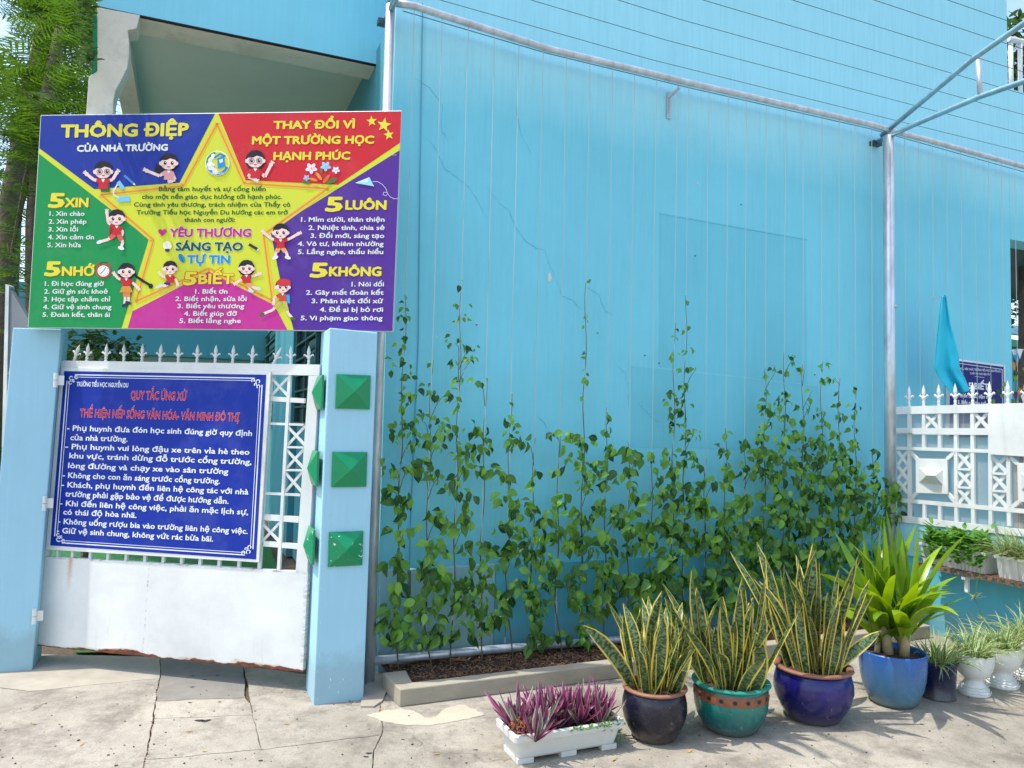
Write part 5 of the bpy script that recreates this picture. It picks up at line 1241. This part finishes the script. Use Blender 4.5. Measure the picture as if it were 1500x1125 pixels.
gp = 'snake plants in glazed pots'
t1, R1, H1, _ = pot('potted_snake_plant', 'snake plant in the near black navy pot beside the white planter', 'potted plant', 958, 1091, 1003, 92, round_prof, M['navy'], M['terracotta'], gp)
snake(t1, R1, H1, 38, .28, .56, .55, 1)
tg_, R2, H2, po2 = pot('potted_snake_plant', 'snake plant in the jade green pot with a brown patterned band', 'potted plant', 1070, 1080, 995, 110, [(0, 0), (.58, 0), (.64, .02), (.74, .12), (.88, .3), (.95, .5), (.97, .64), (.95, .82), (.92, .9), (.88, .95), (.84, .88)], M['jade'], glaze('jade_rim', (50, 150, 130), (30, 110, 100), .1, .35, .12), gp)
bd = MB(); bd.lathe([(R2*.975, H2*.68), (R2*.978, H2*.70), (R2*.962, H2*.86), (R2*.95, H2*.875)], 44); addpart(bd, 'band', newmat('brown_band', (128, 76, 48), .4, var=.35, vscale=30), po2)
for k in range(18):
    a = k/18*6.283; mb = MB(); c = V((math.cos(a), math.sin(a), 0))*R2*.972+UP*H2*.775; tn = V((-math.sin(a), math.cos(a), 0)); nn = V((math.cos(a), math.sin(a), 0))
    mb.add([c+nn*.004]+[c+(tn*math.cos(q/8*6.283)+UP*math.sin(q/8*6.283))*.011+nn*.001 for q in range(8)], [[0, 1+q, 1+(q+1) % 8] for q in range(8)]); addpart(mb, 'medallion', M['dark'], po2)
snake(tg_, R2, H2, 42, .3, .72, .56, 2)
t3, R3, H3, _ = pot('potted_snake_plant', 'tallest snake plant in the bright cobalt blue pot with brown rim', 'potted plant', 1191, 1063, 973, 108, round_prof, M['cobalt'], M['terracotta'], gp)
snake(t3, R3, H3, 42, .40, .82, .36, 3)
bl = MB(); pts, sd_ = arc(V((R3*.5, -R3*.1, H3*.9)), -.1, .34, .75, .95, 7, 0); bl.ribbon(pts, [.03, .045, .055, .062, .062, .055, .035, .004], [V((0, .4, 1))]*8, .15); addpart(bl, 'leaf', M['snake'], t3)
t4, R4, H4, _ = pot('potted_lily', 'big yellow green broad leaved plant in the sky blue glazed pot', 'potted plant', 1308, 1038, 952, 92, tall_prof, M['azure'], None, None, .62)
rd = random.Random(11)
trunk = [V((-.02, 0, 0)), V((.05, -.03, 0)), V((-.07, .04, 0)), V((.02, .07, 0)), V((.085, .03, 0))]
for i, tk in enumerate(trunk):
    b = tk+UP*H4*.84; top = b+V((rd.gauss(0, .02), rd.gauss(0, .02), (.2, .17, .1, .14, .13)[i]))
    mb = MB(); mb.tube([b, b.lerp(top, .5), top], [.03, .026, .03] if i < 2 else [.017, .016, .02], 10); addpart(mb, 'trunk', newmat('ringed_stem', (168, 150, 112), .8, var=.2, vscale=25, bump=.5, bscale=40, stretch=(1, 1, 4)) if i == 0 else bpy.data.materials['ringed_stem'], t4)
    for q in range((22, 18, 11, 14, 12)[i]):
        az = q*2.4+rd.gauss(0, .3)+i; f = (q+.5)/(22, 18, 11, 14, 12)[i]
        L0 = rd.uniform(.44, .74)*(1-.2*f)*(1.0 if i < 2 else .85); l0 = .05+f*.62+rd.gauss(0, .08); l1 = l0+.15+f*.95+rd.gauss(0, .4)
        mb = MB(); blade(mb, top-UP*.05*f, az, L0, rd.uniform(.05, .082), l0, l1, 9, rd.gauss(0, .5), rd.uniform(.15, .4), 'lance'); addpart(mb, 'leaf', M['draca'], t4)
def grass(t, mb_name, mat, c, Rr, cnt, L0, L1, w, seed, sl=(.1, 1.2), droop=(.6, 1.6), prt=None):
    rd = random.Random(seed); mb = MB()
    for i in range(cnt):
        a = rd.uniform(0, 6.283); r = Rr*math.sqrt(rd.random()); q = rd.random()
        blade(mb, c+V((r*math.cos(a), r*math.sin(a), 0)), a+rd.gauss(0, .6), rd.uniform(L0, L1), w*rd.uniform(.7, 1.2), sl[0]+(sl[1]-sl[0])*q, sl[0]+(sl[1]-sl[0])*q+rd.uniform(*droop), 6, rd.gauss(0, .4), .35, 'grass')
    return addpart(mb, mb_name, M[mat], t, True, kind='stuff')
t5, R5, H5, _ = pot('potted_spider_plant', 'spider plant in the small dark navy bucket pot right of the sky blue pot', 'potted plant', 1373, 1027, 966, 56, [(0, 0), (.86, 0), (.88, .04), (.84, .06), (.88, .5), (.93, .9), (1.0, .92), (1.02, .97), (1.0, 1), (.92, 1), (.9, .85)], M['bucket'], None, None, .8)
grass(t5, 'foliage', 'spider', V((0, 0, H5*.92)), R5*.7, 120, .14, .28, .013, 31)
urn_prof = [(0, 0), (.78, 0), (.80, .03), (.74, .10), (.60, .22), (.46, .33), (.44, .37), (.56, .42), (.76, .50), (.90, .62), (.98, .78), (1.0, .95), (.99, 1.0), (.93, 1.0), (.90, .92)]
for i, (x, y, ry, w, lb) in enumerate(((1427, 1021, 957, 53, 'white pedestal urn with spider plant right beside the navy bucket pot'), (1468, 1010, 946, 54, 'white pedestal urn with spider plant, second from the navy bucket pot'), (1510, 998, 937, 54, 'white pedestal urn with spider plant cut by the right edge of the view'))):
    tt, Ru, Hu, uo = pot('potted_spider_plant', lb, 'potted plant', x, y, ry, w, urn_prof, M['urn'], None, 'white pedestal urns', .72)
    # scalloped lip and moulded waves
    lip = MB()
    for k in range(64):
        a0, a1 = k/64*6.283, (k+1)/64*6.283; z0_ = Hu*(1.0+.018*math.sin(a0*10)); z1_ = Hu*(1.0+.018*math.sin(a1*10))
        lip.add([V((Ru*1.0*math.cos(a0), Ru*math.sin(a0), Hu*.965)), V((Ru*math.cos(a1), Ru*math.sin(a1), Hu*.965)), V((Ru*1.02*math.cos(a1), Ru*1.02*math.sin(a1), z1_)), V((Ru*1.02*math.cos(a0), Ru*1.02*math.sin(a0), z0_))], [[0, 1, 2, 3]])
    addpart(lip, 'scalloped_lip', M['urn'], uo)
    for row, (rr, hz) in enumerate(((.80, .10), (.72, .16), (.64, .22))):
        mb = MB(); P = [V((Ru*(rr+.012)*math.cos(a/72*6.283), Ru*(rr+.012)*math.sin(a/72*6.283), Hu*(hz-.01+.012*math.sin(a/72*6.283*9)))) for a in range(73)]; mb.tube(P, .0025, 4, False); addpart(mb, 'moulding', M['urn'], uo)
    grass(tt, 'foliage', 'spider', V((0, 0, Hu*.93)), Ru*.7, 110, .12, .3, .012, 40+i)
# hanging plantlets of spider plant from the shelf
hp = thing('spider_plantlet', 'small spider plant offshoot dangling below the shelf by the low wall', 'plant', P1((sx1+.02), -.12, -.12))
mb = MB(); a = P1(sx1+.03, -.1, .13); b = P1(sx1-.0, -.16, -.02); c = P1(sx1-.02, -.17, -.16); d = P1(sx1+.08, -.18, -.40); mb.tube([a, b, c, c.lerp(d, .5)+u*.02, d], .002, 4, False); mb.build('runner', M['herb'], hp)
mb = MB(); rd = random.Random(5)
for cc, k, l in ((c, 16, .1), (c.lerp(d, .55), 8, .05), (d, 10, .07)):
    for q in range(k): blade(mb, cc, rd.uniform(0, 6.28), rd.uniform(.5, 1)*l, .008, rd.uniform(.2, 1.3), rd.uniform(1.3, 2.4), 5, 0, .3, 'grass')
mb.build('foliage', M['spider'], hp, kind='stuff', smooth=True)
# box plants
mb = MB(); rd = random.Random(8)
for i in range(760):
    s_ = rd.uniform(sx0+.03, sx1-.03); p = P1(s_, rd.uniform(-.09, .07), .13+abs(rd.gauss(0, .055))); az = rd.uniform(0, 6.28)
    if rd.random() < .12: p = P1(s_, -.1, .13-rd.random()*.09)
    blade(mb, p, az, rd.uniform(.05, .11), rd.uniform(.02, .042), rd.uniform(.5, 1.3), rd.uniform(.9, 2.2), 5, rd.gauss(0, .5), .3, 'lance')
mb.build('foliage', M['herb'], bx1, kind='stuff', smooth=True)
mb = MB()
for i in range(1000):
    s_ = rd.uniform(sx1+.09, sx1+.98); p = P2_(s_, rd.uniform(-.07, .07), .13); q = rd.random()
    az = math.atan2(-u.y, -u.x)+rd.gauss(0, 1.0) if rd.random() < .65 else rd.uniform(0, 6.28)
    blade(mb, p, az, rd.uniform(.16, .34), .010, .2+q*.9, .9+q*1.3, 6, rd.gauss(0, .3), .3, 'grass')
mb.build('foliage', M['spider'], bx2, kind='stuff', smooth=True)

# ---- white planter box with purple spiderwort ------------------------------
fa, fbp = gnd(758, 1122), gnd(899, 1098); ld = (fbp-fa); LW = ld.length+.02; ld.normalize(); bk = V((-ld.y, ld.x, 0))
za = EYE + ray(754, 1075).z*(V((fa.x, fa.y, 0)).length/V((ray(754, 1075).x, ray(754, 1075).y, 0)).length)
pbx = thing('planter_box', 'white rectangular plastic planter of purple spiderwort at the front', 'planter', (fa+fbp)/2)
wq = .19; hq = za
def PQ(s, a, z): return fa+ld*s+bk*a+UP*z
def rr_(ins, z, o=0):
    r = .02; pts = []
    for (cx, cy, a0) in ((LW-ins-r, wq-ins-r, 0), (ins+r, wq-ins-r, 90), (ins+r, ins+r, 180), (LW-ins-r, ins+r, 270)):
        for q in range(5): a = math.radians(a0+q*22.5); pts.append(PQ(cx+r*math.cos(a), cy+r*math.sin(a), z))
    return pts
rings = [rr_(.012, .022), rr_(.006, .03), rr_(-.012, hq-.034), rr_(-.026, hq-.032), rr_(-.028, hq-.006), rr_(-.024, hq), rr_(-.012, hq), rr_(-.008, hq-.005), rr_(-.002, hq-.06)]
m = len(rings[0]); mb = MB(); mb.add([q for r in rings for q in r], [[i*m+j, i*m+(j+1) % m, (i+1)*m+(j+1) % m, (i+1)*m+j] for i in range(len(rings)-1) for j in range(m)]+[list(range(m))[::-1]])
mb.build('box', M['whiteplastic'], pbx, smooth=False)
MB().add(rr_(-.004, hq-.03), [list(range(m))]).build('soil', M['soil'], pbx)
for s_ in (.0, LW/2-.04, LW-.085):
    MB().box(PQ(s_+.004, .006, .001), ld*.08, bk*(wq-.02), UP*.024).build('foot', M['whiteplastic'], pbx)
rd = random.Random(21)
for r_i in range(20):
    s_ = .02+(LW-.04)*(r_i+.5)/20+rd.gauss(0, .01); a_ = wq*.5+rd.gauss(0, .045); c = PQ(s_, a_, hq-.035); sc = rd.uniform(.75, 1.15)
    for q in range(15):
        az = q*2.4+rd.gauss(0, .3); f = q/15; b = MB()
        blade(b, c, az, rd.uniform(.13, .225)*sc, rd.uniform(.021, .030), .08+f*.85, .15+f*1.0+rd.gauss(0, .2), 6, rd.gauss(0, .3), .45, 'sword'); b.build('leaf', M['rhoeo2'] if rd.random() < .2 else M['rhoeo'], pbx, smooth=True)
mb = MB()
for i in range(240):
    s_ = LW-.1+rd.random()*.14; zq = hq-.02+rd.uniform(-.03, .03) if s_ < LW else hq-rd.random()*.13
    a_ = rd.uniform(-.02, .14) if s_ < LW else rd.uniform(-.02, .06)
    if rd.random() < .3: a_ = -.03; zq = hq-rd.random()*.02; s_ = rd.uniform(.25, LW)
    blade(mb, PQ(s_, a_, zq), rd.uniform(0, 6.28), rd.uniform(.012, .028), .009, rd.uniform(.3, 1.5), rd.uniform(1, 2), 3, 0, .2, 'lance')
mb.build('trailing_herb', M['herb'], pbx, kind='stuff')
mb = MB()
for i in range(500):
    v3 = V((rd.gauss(0, 1), rd.gauss(0, 1), abs(rd.gauss(0, 1)))).normalized(); c = PQ(.04, .05, hq-.01)+v3*.055
    blade(mb, c, rd.uniform(0, 6.28), .014, .007, rd.uniform(.3, 1.6), rd.uniform(1, 2), 2, 0, .2, 'lance')
mb.build('moss_tuft', newmat('dry_moss', (140, 84, 56), .9, var=.3, vscale=60), pbx, kind='stuff')

# ================================================================ FLAG AND SMALL SIGN
FP = T.shift(.12)
flg = thing('pennant_flag', 'turquoise blue cloth flag hanging limp beside the right trellis post', 'flag', FP.at(1383, 432))
L_e = [(1380.5, 432), (1377.5, 450), (1375, 475), (1372, 500), (1369.5, 525), (1368, 540), (1374, 552), (1385, 565), (1393, 578)]
R_e = [(1386, 432), (1388.5, 450), (1392.5, 475), (1399, 500), (1404, 520), (1406, 540), (1413, 553), (1417, 563), (1420.5, 573)]
mb = MB(); nc = 16
for i in range(33):
    f = i/32*8; a = min(7, int(f)); k = f-a
    lx, ly = L_e[a][0]*(1-k)+L_e[a+1][0]*k, L_e[a][1]*(1-k)+L_e[a+1][1]*k; rx, ry = R_e[a][0]*(1-k)+R_e[a+1][0]*k, R_e[a][1]*(1-k)+R_e[a+1][1]*k
    for j in range(nc+1):
        q = j/nc; am = .006+.03*(i/32); o_ = am*math.sin(q*7.5+i*.06)+.4*am*math.sin(q*15-i*.1)+.012*noise.noise(V((q*4, i*.2, 0)))
        mb.v.append(tuple(FP.at(lx+(rx-lx)*q, ly+(ry-ly)*q, o_)))
for i in range(32):
    for j in range(nc): x = i*(nc+1)+j; mb.f.append([x, x+1, x+nc+2, x+nc+1]); mb.uv.append([(0, 0)]*4); mb.c.append((1,)*4)
fo = mb.build('cloth', M['flag'], flg, smooth=True); sm = fo.modifiers.new('solid', 'SOLIDIFY'); sm.thickness = .002
MB().tube([FP.at(1383, 434), FP.at(1383, 436)-n*.12], .003, 5).build('tie', M['whiteplastic'], flg)
SB = Wp.shift(.03)
ss = thing('small_notice', 'small dark blue notice board on the blue wall behind the fence', 'notice board', Wp.at(1440, 600))
ppoly(MB(), SB, [(1389, 524), (1472.5, 535), (1472.5, 640), (1389, 640)], .025).build('frame', M['white'], ss)
Print(SB, .001).poly([(1391, 527), (1471, 537.5), (1471, 640), (1391, 640)], (26, 30, 110)).done('panel', ss)
pq = Print(SB, .0015); pq.line([(1396, 531), (1468, 541), (1469, 600)], .8, WH); pq.line([(1428, 551.5), (1442, 553)], .5, WH); pq.done('border', ss)
tq = lambda s, a, b, y, cap, **k: text(ss, SB, s, a, b, y, cap, WH, lean=-.0, off=.003, **k)
tq('CÔNG CHỨC, VIÊN CHỨC TRƯỜNG TIỂU HỌC NGUYỄN DU', 1396, 1466, 540.5, 3, y1=545.5)
tq('QUYẾT TÂM THỰC HIỆN TỐT', 1421, 1450, 548, 2.6, y1=550); tq('5 BIẾT', 1419, 1448, 569, 9, y1=571, bold=.04)
tq('1. Biết chào, dặn nơi', 1402, 1452, 581.5, 5, y1=584, bold=.03); tq('2. Biết nơi dặn hiểu.', 1403, 1448, 591, 5, y1=594, bold=.03)
flush_text()

# ================================================================ BACKGROUND
def bpx(px, py, dist): d = ray(px, py); return EY+d*(dist/math.hypot(d.x, d.y))
# parapet railing on the upper right
rl = thing('balcony_railing', 'white balcony railing above the wall at the top right edge', 'railing', Wp.at(1492, 140))
RL = Wp.shift(-.3)
for x in (1481.5, 1495, 1509, 1523): MB().tube([RL.at(x, 150), RL.at(x-1, 62)], .022, 8).build('baluster', M['white'], rl, smooth=True)
MB().tube([RL.at(1477, 57), RL.at(1530, 68)], .03, 8).build('top_rail', M['white'], rl)
def leaves(mb, c, rx, ry, rz, cnt, size, rd, kind='lance'):
    for i in range(cnt):
        v3 = V((rd.gauss(0, 1), rd.gauss(0, 1), rd.gauss(0, 1))).normalized()*(rd.random()**.45)
        p = c+V((v3.x*rx, v3.y*ry, v3.z*rz)); blade(mb, p, rd.uniform(0, 6.28), size*rd.uniform(.6, 1.3), size*.42, rd.uniform(.4, 1.6), rd.uniform(1.2, 2.6), 3, rd.gauss(0, .8), .2, kind)
rd = random.Random(77)
# balcony tree
bt = thing('balcony_tree', 'dark leafy tree behind the white balcony railing at top right', 'tree', T2(tc+1.6, 0, -1.4))
mb = MB(); leaves(mb, bpx(1500, 90, 10.0), .55, .5, .45, 420, .13, rd); leaves(mb, bpx(1486, 46, 10), .16, .3, .2, 70, .12, rd); leaves(mb, bpx(1490, 118, 10), .2, .3, .16, 60, .12, rd); mb.build('crown', M['bush'], bt, kind='stuff')
q0 = bpx(1502, 120, 10); MB().tube([V((q0.x, q0.y, 0)), q0], [.14, .07], 10).build('trunk', M['bark'], bt)
# passage beyond the right corner: building with green band, railing and tree
rb = thing('far_building', 'blue building with a green band seen past the wall corner at right edge', 'building', T2(tc+2.5, 0, -7))
FBp = Plane(T2(0, 0, -7), n)
def fbq(pts, mat, name, off=0, depth=.2): return MB().prism([FBp.at(x, y, off) for x, y in pts], n, depth).build(name, M[mat], rb)
fbq([(1470, 495), (1540, 505), (1540, 680), (1470, 680)], 'teal', 'wall'); fbq([(1470, 475), (1540, 482), (1540, 494), (1470, 487)], 'rightwall', 'railing_panel', .05)
fbq([(1470, 496), (1540, 504), (1540, 514), (1470, 506)], 'greenband', 'green_band', .1); fbq([(1486, 514), (1540, 518), (1540, 560), (1486, 558)], 'dark', 'opening', .02)
MB().box(T2(tc+.23, zop+.001, -.16-D), u*3, UP*.1, n*-2.2).build('passage_ceiling', M['louver'], bld)
MB().box(T2(tc+.23, zop-.45, -2.5), u*3, UP*.09, n*-.1).build('ceiling_beam', M['cream'], bld)
ft = thing('far_tree', 'dark tree between the wall corner and the far blue building', 'tree', FBp.at(1500, 640)+n*2)
mb = MB(); cpt = bpx(1500, 436, 12.5); leaves(mb, cpt, 1.0, .6, .5, 700, .12, rd); mb.build('crown', M['bush'], ft, kind='stuff'); MB().tube([V((cpt.x+.3, cpt.y, 0)), cpt+V((.3, 0, 0))], [.12, .07], 8).build('trunk', M['bark'], ft)
bun = thing('bunting', 'small coloured paper bunting hanging beyond the wall corner at right edge', 'bunting', bpx(1492, 530, 9))
for (x, y, c) in ((1487, 519, (210, 225, 230)), (1494, 517, (220, 225, 228)), (1490, 526, (40, 150, 200)), (1486, 536, (205, 130, 50)), (1488, 580, (90, 60, 130)), (1494, 575, (210, 110, 60)), (1499, 582, (220, 225, 230))):
    mname = 'bunting_%d_%d_%d' % c; mt = bpy.data.materials.get(mname) or newmat(mname, c, .7); p = bpx(x, y, 9); MB().prism([p-u*.05+UP*.04, p+u*.05+UP*.04, p-UP*.06], n, .002).build('pennant', mt, bun)
MB().tube([bpx(1478, 513, 9), bpx(1510, 512, 9)], .003, 4).build('string', M['wire'], bun)

# left: trees with feathery leaves beyond the pillar
def frond(mb, base, az, L0, droop, rd, pairs=13):
    pts, sd_ = arc(base, az, L0, 1.0+rd.gauss(0, .25), 1.0+droop, 8, rd.gauss(0, .3))
    mb.ribbon(pts, [.006]*9, sd_, 0)
    for i in range(pairs):
        f = (i+1)/(pairs+1); k = f*8; a = min(7, int(k)); p = pts[a].lerp(pts[a+1], k-a); d = (pts[a+1]-pts[a]).normalized(); s_ = sd_[a]
        ln = L0*.30*math.sin(math.pi*(.15+.8*f))**.7
        for sg_ in (-1, 1):
            dd = (s_*sg_+d*.55+UP*rd.uniform(-.25, .1)).normalized(); e = p+dd*ln-UP*ln*.12; w = d*L0*.017
            mb.add([p-w*.6, p+w*.6, p.lerp(e, .5)+w, e, p.lerp(e, .5)-w], [[0, 1, 2, 3, 4]])
def feather_tree(label, dist, tr_px, spots, seed, cnt, L0=.55, gr=None, r=.085):
    rd = random.Random(seed); b0 = bpx(tr_px[0][0], tr_px[0][1], dist); t = thing('feathery_tree', label, 'tree', V((b0.x, b0.y, 0)), gr)
    P = [V((b0.x, b0.y, 0))]+[bpx(x, y, dist) for x, y in tr_px]; MB().tube(P, [r*(1-.5*i/len(P)) for i in range(len(P))], 12).build('trunk', M['bark'], t, smooth=True)
    mb = MB()
    for (x, y, sx, sy_, w) in spots:
        c = bpx(x, y, dist)
        br = MB(); a_ = P[-1] if P[-1].z < c.z else P[len(P)//2]; br.tube([a_, a_.lerp(c, .5)+UP*.15, c], [.05, .03, .012], 6); br.build('branch', M['bark'], t)
        for i in range(int(cnt*w)):
            p = bpx(x+rd.gauss(0, sx), y+rd.gauss(0, sy_), dist+rd.gauss(0, .7)); frond(mb, p, rd.uniform(0, 6.28), L0*rd.uniform(.6, 1.2), rd.uniform(.2, 1.2), rd)
    mb.build('foliage', M['frond'], t, kind='stuff'); return t
feather_tree('nearer feathery leaved tree with pale trunk left of the colourful sign', 8.3, [(50, 480), (50, 330), (58, 200), (80, 90), (90, 40)],
             [(30, 130, 32, 22, 1.0), (40, 175, 35, 20, 1.1), (20, 215, 25, 18, .8), (110, 150, 22, 28, .8), (60, 235, 30, 16, .6), (30, 300, 14, 40, .5), (95, 60, 14, 26, .5), (15, 380, 12, 40, .4), (48, 420, 10, 30, .3)], 5, 44, .55, 'trees left of the sign')
feather_tree('taller drooping tree against the white sky at the top left corner', 10.5, [(5, 480), (15, 300), (60, 80), (85, -60)],
             [(60, 22, 30, 9, .9), (100, 45, 18, 28, .9), (20, 165, 22, 26, .6), (125, 60, 10, 50, .9), (70, 120, 30, 25, .6), (20, 260, 25, 30, .5)], 6, 40, .8, 'trees left of the sign', .15)
# leafy creeper at the building's left corner
crp = thing('hanging_creeper', 'bright green creeper beside the cream bracket at the building corner', 'plant', Wp.at(130, 60, -.2))
mb = MB(); rd = random.Random(4)
for i in range(200):
    p = Wp.at(rd.gauss(126, 6), rd.uniform(-20, 95), -rd.random()*.5-.15); blade(mb, p, rd.uniform(0, 6.28), .06, .026, rd.uniform(.6, 1.6), rd.uniform(1.3, 2.4), 3, 0, .2, 'lance')
mb.build('foliage', M['bush'], crp, kind='stuff')
# shrubs inside the gate
sb = thing('courtyard_shrub', 'dark green shrub inside the gate behind its left spear tips', 'shrub', bpx(140, 600, 7.2))
mb = MB(); rd = random.Random(9)
for x, y in ((110, 505), (135, 500), (160, 510), (185, 515), (120, 530), (150, 535), (190, 540)): leaves(mb, bpx(x, y, 7.2+rd.random()), .16, .3, .14, 70, .10, rd)
mb.build('foliage', M['bush'], sb, kind='stuff'); q0 = bpx(140, 520, 7.3); MB().tube([V((q0.x, q0.y, 0)), q0], [.04, .02], 6).build('stem', M['bark'], sb)
# grey metal panel left of the left pillar
gp_ = thing('sheet_barrier', 'grey sheet metal panel standing behind the left gate pillar', 'panel', bpx(20, 640, 6.6))
PG = Plane(bpx(20, 640, 6.6), gN)
MB().prism([PG.at(x, y) for x, y in [(12, 418), (42, 468), (40, 900), (2, 900)]], gN, .03).build('sheet', M['greymetal'], gp_)
MB().prism([PG.at(x, y, .01) for x, y in [(8, 416), (13, 419), (4, 900), (-3, 900)]], gN, .05).build('upright', M['galv'], gp_)
# boundary hedge line far left to close the horizon
hw = thing('far_house', 'pale house wall glimpsed through the trees at the far left', 'house', V((-16, 20, 0)))
MB().box(V((-30, 20, 0)), V((20, 3, 0)), V((0, 4, 0)), UP*3.4).build('wall', M['greywall'], hw)
MB().box(V((-30.4, 19.6, 3.41)), V((20.6, 3.1, 0)), V((0, 5, 0)), UP*.25).build('roof', M['greymetal'], hw)
for k in range(5): MB().box(V((-28+k*3.6, 20.28+k*.54-.06, 1.2)), V((1.4, .21, 0)), V((0, .1, 0)), UP*1.3).build('window', M['glassdark'], hw)
